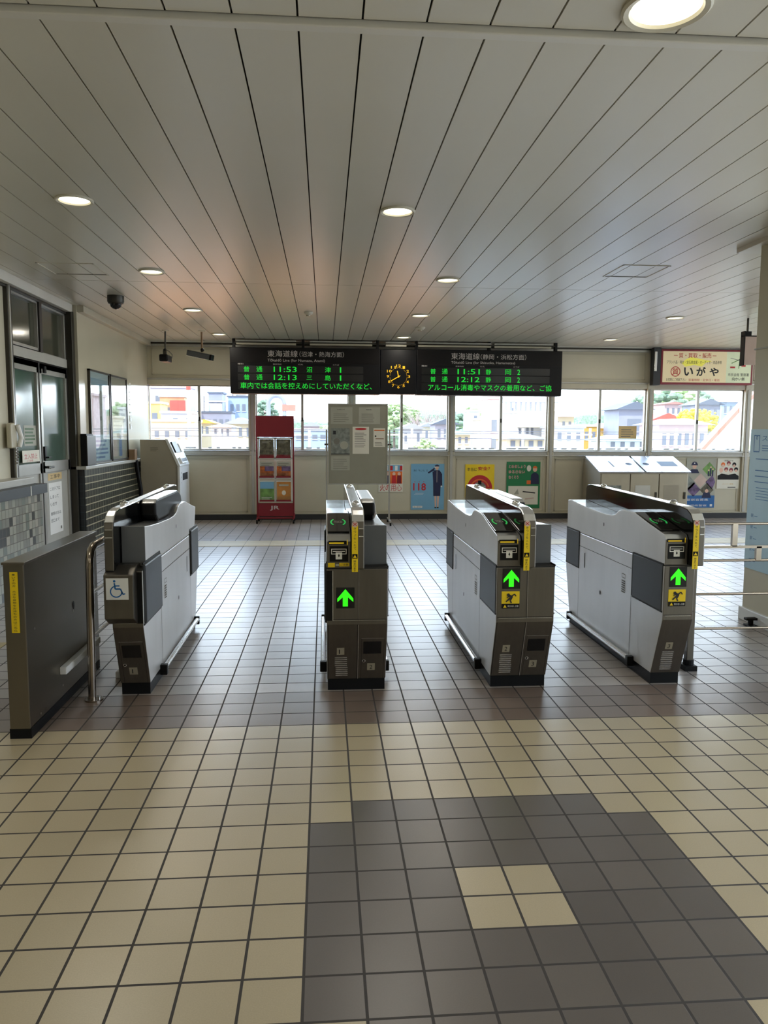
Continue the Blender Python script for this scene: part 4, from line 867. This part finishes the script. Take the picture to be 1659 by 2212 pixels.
    # flap doors, seams, slots and kick bars on the sides
    for side in (-1, 1):
        xs = a if side < 0 else a+w
        wide = (side < 0 and wide_left) or (side > 0 and wide_right)
        th = .013 if wide else .004
        for y0, y1 in ((1.115, 1.495), (2.43, 2.695)):
            tt = th; z0, z1 = (.425, .665) if not wide else (.395, .69)
            xa, xb = (xs-tt, xs+.004) if side < 0 else (xs-.004, xs+tt)
            MB().box(xa, xb, y0, y1, z0, z1, 'flap_panel').build('flap_door', t, bevel=.010 if wide else .0015)
            xa, xb = (xs-.004, xs) if side < 0 else (xs, xs+.004)
            b = MB()
            for bx in ((y0-.008, y1+.004, z1, z1+.010), (y0-.008, y1+.004, z0-.008, z0), (y1 if y0 < 2 else y0-.010, y1+.010 if y0 < 2 else y0, z0, z1)): b.box(xa, xb, bx[0], bx[1], bx[2], bx[3], 'black')
            b.build('flap_recess', t)
        f = Flat((xs+side*.0005, 0, 0), (0, float(side), 0), Z3); R = lambda y0, y1, z0, z1, m, d=.001: f.rect(min(side*y0, side*y1), max(side*y0, side*y1), z0, z1, m, d)
        R(1.52, 2.42, .667, .671, 'bright_trim'); R(1.52, 2.42, .574, .577, 'seam'); R(1.51, 1.514, .06, .66, 'seam'); R(2.415, 2.418, .06, .66, 'seam')
        if not (kind == 'exit' and side < 0):
            R(2.30, 2.312, .44, .54, 'black', .002)
            f.disc(side*2.0, .335, .009, 'black', .002, 12, 1.5).disc(side*1.97, .775, .007, 'black', .002, 12, 1.8)
            for q in range(6): R(1.60, 1.655, .415+q*.013, .422+q*.013, 'ink_soft', .002)
            f.frame(min(side*1.60, side*1.655), max(side*1.60, side*1.655), .50, .525, .003, 'ink_soft', .002)
        f.mb.build('side_seam', t)
        # rounded kick bar near the floor
        xk = xs+side*.022
        MB().tube([(xk, 1.47, .062), (xk, 1.5, .066), (xk, 2.5, .066), (xk, 2.54, .066)], .014, 'bright_trim', 10).build('kick_bar', t, smooth=True)
        MB().box(min(xk-.016, xs), max(xk+.016, xs), 1.44, 1.475, .028, .085, 'black').build('kick_bar_end', t, bevel=.004)
        MB().box(min(xk-.012, xs), max(xk+.012, xs), 2.535, 2.56, .03, .085, 'black').build('kick_bar_end', t, bevel=.004)
    return t
gate(1.80, .163, 'single ticket gate farthest right, its number tag reading 3, joined to the railing', 'entry', 4, tags=('3', ''))
gate(.925, .30, 'double ticket gate second from the right with a yellow running figure sticker', 'both', 3, tags=('2', '3'))
gate(.065, .305, 'double ticket gate in the middle with no figure sticker, behind it the notice board', 'both', 2, wide_left=True, tags=('1', '2'), caution=False)
g = gate(-.985, .15, 'single ticket gate farthest left carrying the blue and white wheelchair sign', 'exit', 1, wide_right=True, tags=('', '1'))
MB().prismx([(1.03, .44), (1.03, .655), (1.12, .69), (1.2, .69), (1.2, .40), (1.10, .40)], -1.002, -.862, 'front_steel', lambda a_, c_: 'front_steel').build('sign_box', g, bevel=.004)
f = Flat((-.99, 1.0295, .535), X3, Z3); f.slab(0, .105, 0, .105, .001, 'machine_white'); f.O = f.O+f.N*.001
f.disc(.040, .091, .006, 'blue').line(.040, .082, .044, .052, .007, 'blue').line(.042, .068, .064, .068, .006, 'blue').line(.044, .053, .068, .053, .007, 'blue').line(.068, .053, .080, .026, .007, 'blue').line(.080, .026, .09, .03, .006, 'blue').arc(.048, .040, .024, .0295, 150, 360, 'blue', n=24).arc(.048, .040, .024, .0295, 105, 150, 'blue', n=6)
f.mb.build('wheelchair_sign', g)
# ------------------------------------------------------------------ floor strips
f = MB().box(-2.5, XR-.1, 6.36, 6.80, 0, .004, 'tactile')
tag(MB().box(-2.4, -1.95, 1.95, 2.25, 0, .004, 'tactile').build('tactile_paving'), 'beige tactile guide strip at the far left beside the tiled counter', 'tactile paving')
tag(f.build('tactile_paving'), 'beige tactile guide strip crossing the floor beyond the ticket gates', 'tactile paving')
# ------------------------------------------------------------------ the town outside, in its real depth
GZ = -6.5
def ext(name, rgb, var=.06, scale=.6, k=.84):
    c = lin(rgb); f_ = lambda v: int(255*(1.055*(v*k)**(1/2.4)-.055)) if v*k > .0031 else 5
    return pm(name, tuple(f_(v) for v in c), .85, var=var, scale=scale, spec=.2)
for n_, c_ in dict(o_cream=(240, 226, 196), o_white=(236, 236, 236), o_orange=(232, 178, 140), o_lilac=(206, 200, 214), o_yellow=(240, 216, 140), o_red=(236, 110, 104), o_grey=(170, 172, 188),
                   o_dark=(118, 124, 138), o_win=(140, 146, 158), o_pink=(234, 206, 204), o_roof=(190, 188, 188), o_teal=(196, 224, 222), o_amber=(236, 186, 96), o_rust=(206, 140, 124), o_blue=(186, 200, 220), o_roofred=(222, 150, 140)).items(): ext(n_, c_)
ext('o_leaf', (182, 198, 150), .35, 1.4); ext('o_leaf_dark', (146, 166, 140), .35, 1.2); ext('o_bare', (196, 178, 172), .3, 1.5); ext('o_flower', (238, 224, 90), .3, 2); ext('o_trunk', (120, 106, 96))
pm('rail_bed', (206, 136, 84), .9, var=.2, scale=.5, spec=.1); pm('yard_concrete', (150, 148, 144), .9, var=.1, scale=.3); pm('town_ground', (120, 116, 108), .9, var=.2, scale=.1, spec=.1)
struct(MB().box(-60, 7, 9.6, 62, GZ-.3, GZ, 'rail_bed').box(7, 80, 9.6, 62, GZ-.3, GZ, 'yard_concrete').build('ground_railway'))
struct(MB().box(-300, 400, 62, 600, GZ-.3, GZ-.02, 'town_ground').build('ground_town'))
struct(MB().box(-60, 80, YW+.26, 9.6, GZ-.3, GZ, 'rail_bed').box(-3.1, 4.92, YB-.2, YW+.25, GZ, -.12, 'cream_wall').box(4.92, XR+.1, 1.7, YW+.25, GZ, -.12, 'cream_wall').build('station_base'))
def bld(label, xa, xb, yt, Y, m, dep=8, roof='flat', rm='o_roof', wins=(), extra=None, name='building', cat='building', base=GZ):
    a = at(xa, yt, Y); c = at(xb, yt, Y); x0, x1, z1 = a.x, c.x, (a.z+c.z)/2
    t = thing(name, label, cat, ((x0+x1)/2, Y, GZ)); w = x1-x0
    rh = 0 if roof == 'flat' else (min(w*.22, 3) if roof != 'low' else min(w*.1, 1.2))
    zt = z1-rh
    MB().box(x0, x1, Y, Y+dep, base, zt, m).build('wall', t)
    if roof == 'flat': MB().box(x0-.15, x1+.15, Y-.15, Y+dep+.15, zt, zt+.25, rm).build('roof', t)
    else:
        e_ = .5; MB().prismy([(x0-e_, zt-.1), (x1+e_, zt-.1), ((x0+x1)/2+.1, z1), ((x0+x1)/2-.1, z1)], Y-e_, Y+dep+e_, rm).build('roof', t)
    for (u0, u1, v0, v1) in wins:         # fractions of the width, metres below the eaves
        wd = MB().box(x0+w*u0, x0+w*u1, Y-.06, Y+.02, zt-v1, zt-v0, 'o_win').build('window', t)
        MB().box(x0+w*u0-.06, x0+w*u1+.06, Y-.12, Y, zt-v1-.1, zt-v1, 'o_white').build('window_sill', wd)
    if extra: extra(t, x0, x1, zt, Y)
    return t
def rowin(n, v0, v1, k=.55, a=.04, b_=.96): return [(a+(b_-a)*(q+.5-k/2)/n, a+(b_-a)*(q+.5+k/2)/n, v0, v1) for q in range(n)]
def signs(t, x0, x1, zt, Y): 
    MB().box(x1-1.6, x1+.2, Y-.6, Y-.3, zt-3.4, zt-.4, 'o_red').build('sign_panel', t)
def rooftop_sign(t, x0, x1, zt, Y):
    MB().box(x0+1, x1-1.5, Y+.5, Y+.8, zt+.3, zt+1.1, 'o_dark').build('sign_panel', t)
def tanks(t, x0, x1, zt, Y):
    MB().box(x0+(x1-x0)*.25, x0+(x1-x0)*.6, Y+2, Y+4, zt+.2, zt+1.3, 'o_white').build('roof_tank', t)
    MB().cyl((x0+.6, Y+1, zt), (x0+.6, Y+1, zt+2.2), .08, 'o_dark').build('antenna', t)
def railtop(t, x0, x1, zt, Y):
    b = MB(); b.box(x0, x1, Y-.1, Y, zt+1.05, zt+1.15, 'o_grey')
    n = int((x1-x0)/.5)
    for q in range(n): b.box(x0+q*.5, x0+q*.5+.2, Y-.08, Y-.02, zt+.2, zt+1.1, 'o_grey')
    b.build('roof_railing', t)
def balcony(t, x0, x1, zt, Y):
    MB().box(x0+(x1-x0)*.3, x1, Y-1.2, Y, zt-1.4, zt-.9, 'o_cream').build('balcony', t); railtop(t, x0, x1, zt, Y)
def ledges(t, x0, x1, zt, Y):
    for q in range(4): MB().box(x0-.6, x1+.6, Y-.6, Y+.2, zt-1.2-q*1.6, zt-1.0-q*1.6, 'o_white').build('ledge', t)
B = [('lilac flat topped building farthest left behind the first window', 300, 410, 838, 100.0, 'o_lilac', 4, 'flat', 'o_lilac', rowin(4, 1, 2), rooftop_sign),
 ('orange brown block with a red upright sign, behind the first window', 345, 398, 858, 92.0, 'o_orange', 4, 'flat', 'o_roof', [(.06, .8, 1.2, 1.6), (.06, .8, 3, 3.4)], signs),
 ('pale yellow narrow building at the left edge of the first window', 300, 346, 872, 85.5, 'o_yellow', 4, 'flat', 'o_cream', rowin(2, 1, 2.2), None),
 ('low lilac building below the orange brown block', 348, 412, 893, 80.0, 'o_lilac', 4, 'flat', 'o_white', [(.4, .55, .5, 1.2), (.85, .95, .5, 1.2)], None),
 ('long cream building with small dark windows low in the first window', 300, 420, 911, 74.0, 'o_cream', 4, 'flat', 'o_cream', rowin(5, .9, 1.5, .4), None),
 ('tall grey tower house with ledges in the second pane', 450, 480, 850, 105.0, 'o_grey', 4, 'flat', 'o_dark', rowin(2, 1, 1.6), ledges),
 ('wide grey building at the foot of the grey tower', 428, 500, 892, 98.0, 'o_grey', 4, 'flat', 'o_dark', rowin(5, .8, 1.5), tanks),
 ('grey blue flats at the right of the grey tower', 492, 548, 858, 110.0, 'o_blue', 4, 'flat', 'o_dark', rowin(4, 1, 2)+rowin(4, 3.5, 4.5), tanks),
 ('orange roofed shop low in the second pane', 426, 456, 906, 79.5, 'o_cream', 4, 'gable', 'o_amber', [(.2, .4, .4, 1.2), (.6, .8, .4, 1.2)], None),
 ('white low house with a blue window beside the orange roof', 457, 500, 916, 72.0, 'o_white', 4, 'low', 'o_white', rowin(3, .3, 1, .35), None),
 ('cream house at the right edge of the second pane', 492, 546, 902, 82.0, 'o_cream', 4, 'gable', 'o_roof', rowin(3, .5, 1.4, .4), None),
 ('long low white roofed shed behind the red rack', 560, 712, 930, 90.0, 'o_blue', 4, 'flat', 'o_white', rowin(8, .5, 1.0, .6), None),
 ('small brown house between the rack and the notice board', 655, 690, 912, 120.0, 'o_pink', 4, 'gable', 'o_roof', rowin(2, .5, 1.2, .3), None),
 ('grey roofed house in the pane right of the notice board', 868, 912, 915, 88.0, 'o_white', 4, 'gable', 'o_roof', rowin(3, .6, 1.6, .4), None),
 ('white gabled house at the middle of the right centre window', 912, 948, 912, 96.0, 'o_cream', 4, 'gable', 'o_grey', rowin(2, .6, 1.6, .3), None),
 ('lilac house at the right edge of the centre window', 940, 985, 905, 84.0, 'o_lilac', 4, 'gable', 'o_dark', rowin(3, .6, 1.6, .4), None),
 ('small white tower block with a square window', 1014, 1036, 889, 90.0, 'o_white', 4, 'flat', 'o_white', [(.45, .75, .5, 1.5), (.3, .7, 3, 4)], None),
 ('low teal roofed house in front of the white tower block', 985, 1016, 930, 70.0, 'o_cream', 4, 'gable', 'o_teal', rowin(2, .3, .9, .4), None),
 ('cream house beside the pale pink tower', 1036, 1062, 908, 80.0, 'o_cream', 4, 'flat', 'o_cream', rowin(2, .6, 1.8, .4), None),
 ('pale pink stair tower of the long white flats', 1059, 1079, 862, 68.0, 'o_pink', 4, 'flat', 'o_pink', [(.2, .75, 1.9, 3), (.2, .75, 3.6, 4.6)], None),
 ('long white flats with a railed roof and a cream balcony', 1080, 1205, 893, 73.5, 'o_white', 4, 'flat', 'o_cream', [(.33, .36, 1.5, 2.4), (.46, .5, 1.3, 2.7), (.54, .58, 1.3, 2.7), (.74, .86, 1.3, 2.2)], balcony),
 ('small white rooftop house above the long white flats', 1086, 1112, 863, 79.0, 'o_white', 4, 'flat', 'o_white', [(.6, .9, .9, 1.7)], None),
 ('wide pale gabled roof in front of the long white flats', 1095, 1180, 938, 60.5, 'o_cream', 4, 'low', 'o_roof', rowin(4, .2, .7, .5), None),
 ('pink roofed low house at the left of the right hand window', 1196, 1240, 894, 79.0, 'o_cream', 4, 'low', 'o_pink', rowin(3, .6, 1.4, .4), None),
 ('cream walled house below the pink roof', 1196, 1262, 925, 68.0, 'o_white', 4, 'flat', 'o_roof', rowin(3, .4, 1.0, .4), None),
 ('yellow shop front beside the window mullion', 1258, 1292, 922, 73.5, 'o_amber', 4, 'flat', 'o_cream', rowin(2, .5, 1.2, .4), None),
 ('yellow shop with a tan roof right of the mullion', 1300, 1342, 914, 79.0, 'o_amber', 4, 'gable', 'o_cream', rowin(3, .3, 1.0, .5), None),
 ('grey gabled house with a glazed bay in the right hand window', 1338, 1402, 868, 70.0, 'o_grey', 4, 'gable', 'o_dark', [(.3, .75, 1.0, 2.2)], None),
 ('blue roofed low workshop under the grey gabled house', 1310, 1402, 940, 58.0, 'o_white', 4, 'low', 'o_teal', rowin(4, .2, .6, .4), None),
 ('house with a pale red roof on the far hill', 1436, 1474, 868, 101, 'o_pink', 4, 'low', 'o_roofred', rowin(3, .6, 1.4, .4), None),
 ('red roofed long house in the last window', 1408, 1472, 893, 81.6, 'o_blue', 4, 'gable', 'o_red', rowin(3, .3, 1.0, .4), None),
 ('white roofed hall in the last window', 1424, 1530, 904, 60, 'o_pink', 4, 'low', 'o_white', rowin(6, .8, 1.8, .5), None),
 ('grey tower house behind the yellow blossom', 1508, 1556, 862, 92.0, 'o_grey', 4, 'gable', 'o_dark', rowin(3, .6, 1.6, .4), None),
 ('white house high on the slope at far right', 1560, 1612, 862, 100.0, 'o_blue', 4, 'low', 'o_white', rowin(4, .6, 1.6, .4), None)]
for lb, xa, xb, yt, Y, m, dep, rf, rm, wn_, ex in B: bld(lb, xa, xb, yt, Y, m, dep, rf, rm, wn_, ex)
def tree(label, px, yt, Y, r, m, bare=False):
    c = at(px, yt, Y); zc = c.z-r*.8; R = random.Random(int(px*7+Y)); t = thing('tree', label, 'tree', (c.x, Y, GZ))
    MB().cyl((c.x, Y, GZ), (c.x, Y, zc), .3, 'o_trunk', 8, .15).build('trunk', t)
    b = MB()
    if bare:
        for q in range(60):
            a, e_ = R.uniform(0, 2*PI), R.uniform(.3, 1.4); L = r*R.uniform(.6, 1.3); p0 = Vector((c.x, Y, zc-r*.6+R.uniform(0, r*.8)))
            b.cyl(p0, p0+Vector((math.cos(a)*math.cos(e_), math.sin(a)*math.cos(e_), math.sin(e_)))*L, .07, m, 4, .02)
        b.build('branches', t)
    else:
        for q in range(150):
            v = Vector((R.gauss(0, 1), R.gauss(0, 1), R.gauss(0, 1))).normalized()*r*R.uniform(.55, 1); v.z *= .85; s_ = r*R.uniform(.09, .2)
            b.ball((c.x+v.x, Y+v.y, zc+v.z), s_, m, (1, 1, .7), 6, 4)
        b.build('crown', t)
for a_ in (('round green tree in the pane right of the notice board', 852, 868, 153.9, 3.6, 'o_leaf'), ('pale green tree beside the round one, left of the window mullion', 880, 876, 162.5, 3.0, 'o_leaf'),
           ('low green shrub below the bare trees', 918, 950, 70.0, 1.2, 'o_leaf'), ('broad green tree behind the small white tower block', 1040, 874, 120.0, 4.0, 'o_leaf'),
           ('dark green tree at the left of the small white tower block', 1000, 892, 110.0, 3.4, 'o_leaf_dark'), ('olive tree low behind the rack and notice board', 695, 918, 130.0, 2.2, 'o_leaf'),
           ('leafy tree at the top left of the last window', 1422, 842, 120.0, 5.0, 'o_leaf_dark'), ('yellowish green tree at the top of the last window', 1465, 840, 133.4, 5.5, 'o_leaf'),
           ('dark tree behind the pale red roof', 1498, 846, 146.9, 5.0, 'o_leaf_dark'), ('green tree behind the stair enclosure at far right', 1590, 880, 110.0, 4.2, 'o_leaf'),
           ('bright yellow blossoming tree in front of the grey tower house', 1497, 884, 78.0, 1.7, 'o_flower'), ('second yellow blossoming tree, nearer the stair enclosure', 1524, 886, 82.4, 1.6, 'o_flower'),
           ('small dark conifer left of the grey arch', 572, 866, 120.0, 2.2, 'o_leaf_dark')): tree(*a_)
for px, ty, lb in ((900, 125.0, 'bare brownish tree nearest the notice board'), (925, 134.7, 'bare brownish tree in the middle of its row'), (952, 144.4, 'bare brownish tree at the window post')): tree(lb, px, 886, ty, 3.6, 'o_bare', True)
# wooded ridge on the horizon
b = MB(); R = random.Random(3)
for q in range(90):
    x = -40+q*3.4; b.ball((x, 330+R.uniform(-8, 8), GZ+6), R.uniform(5, 8)+(4 if x > 30 else 0), 'o_leaf_dark', (1.4, 1, 1), 8, 5)
struct(b.build('wooded_ridge'))
# arch and striped chimney pole
t = thing('arch_sign', 'grey arch with a reddish board standing behind the red rack', 'arch', tuple(at(600, 880, 95.3)))
c = at(597, 872, 95.3); pts = [(c.x-1.0, c.y, GZ)]+[(c.x+1.0*math.cos(a), c.y, c.z+1.0*math.sin(a)) for a in [PI-k*PI/10 for k in range(11)]]+[(c.x+1.0, c.y, GZ)]
MB().tube(pts, .28, 'o_grey', 8).build('arch', t); MB().box(c.x+.7, c.x+2.4, c.y-.3, c.y, c.z-.9, c.z-.1, 'o_rust').build('board', t)
t = thing('chimney_pole', 'slim pale teal pole with a red top at the left edge of the third pane', 'pole', (at(550, 860, 60).x, 60, GZ))
c = at(550, 858, 60); MB().cyl((c.x, 60, GZ), (c.x, 60, c.z), .14, 'o_teal').build('pole', t); MB().cyl((c.x, 60, c.z), (c.x, 60, c.z+.6), .18, 'o_red').build('tip', t)
t = thing('chimney_pole', 'slim pale teal pole with a red top right of the orange brown block', 'pole', (at(405, 860, 60).x, 60, GZ))
c = at(407, 842, 60); MB().cyl((c.x, 60, GZ), (c.x, 60, c.z), .14, 'o_teal').build('pole', t); MB().cyl((c.x, 60, c.z), (c.x, 60, c.z+.5), .18, 'o_red').build('tip', t)
# overhead line masts and wires
for px, lb in ((475, 'overhead line mast in the second pane'), (668, 'overhead line mast left of the notice board'), (890, 'overhead line mast right of the notice board'), (1130, 'overhead line mast before the long white flats'), (1275, 'overhead line mast beside the yellow shop'), (1462, 'overhead line mast in the last window')):
    c = at(px, 925, 34); t = thing('line_mast', lb, 'mast', (c.x, 34, GZ))
    MB().cyl((c.x, 34, GZ), (c.x, 34, c.z), .06, 'o_white', 8).build('mast', t)
    MB().box(c.x-1.2, c.x+.1, 33.95, 34.05, c.z-.35, c.z-.28, 'o_white').build('arm', t)
for k_, (z, y, lb) in enumerate(((1.12, 30, 'lowest overhead wire crossing behind all windows'), (1.34, 38, 'overhead wire crossing just under the horizon'), (1.45, 33, 'topmost overhead wire crossing behind all windows'))):
    tag(MB().tube([(x, y, z-.04*math.sin((x+40)*.15)) for x in range(-40, 61, 4)], .014, 'o_dark', 5).build('overhead_wire'), lb, 'wire')
# outside ledge with dark clips under the windows
t = thing('outer_ledge', 'white outside ledge with a row of dark clips just beyond the windows', 'ledge', (2, 9.9, 1))
MB().box(-3.2, 12, 9.85, 10.0, .95, 1.075, 'o_white').build('ledge', t)
b = MB(); R = random.Random(5); x = -3.0
while x < 11.5:
    w = R.choice((.05, .09, .16)); b.box(x, x+w, 9.84, 9.86, 1.078, 1.095, 'o_win').box(x, x+w, 9.86, 9.9, 1.07, 1.09, 'o_win'); x += w+R.choice((.04, .08, .2))
ob = b.build('clips', t); ob['kind'] = 'stuff'
# slanting station stair enclosure
t = thing('stair_enclosure', 'white slanting stair enclosure with a reddish edge outside the last window', 'stairway', (9.2, 14, 0))
MB().prismy([(6.1, -2), (14, -2), (14, 6.1), (9.4, 2.02), (8.4, .92)], 14, 14.2, 'o_white').build('wall', t)
MB().prismy([(6.0, -1.75), (6.1, -2.0), (8.46, .9), (9.44, 1.98), (14.05, 6.1), (14, 6.17), (9.40, 2.04), (8.41, .95)], 13.95, 14.22, 'o_rust').build('edge_trim', t)
MB().box(9.5, 10.1, 13.95, 14, -.2, 1.1, 'o_leaf').build('side_panel', t)
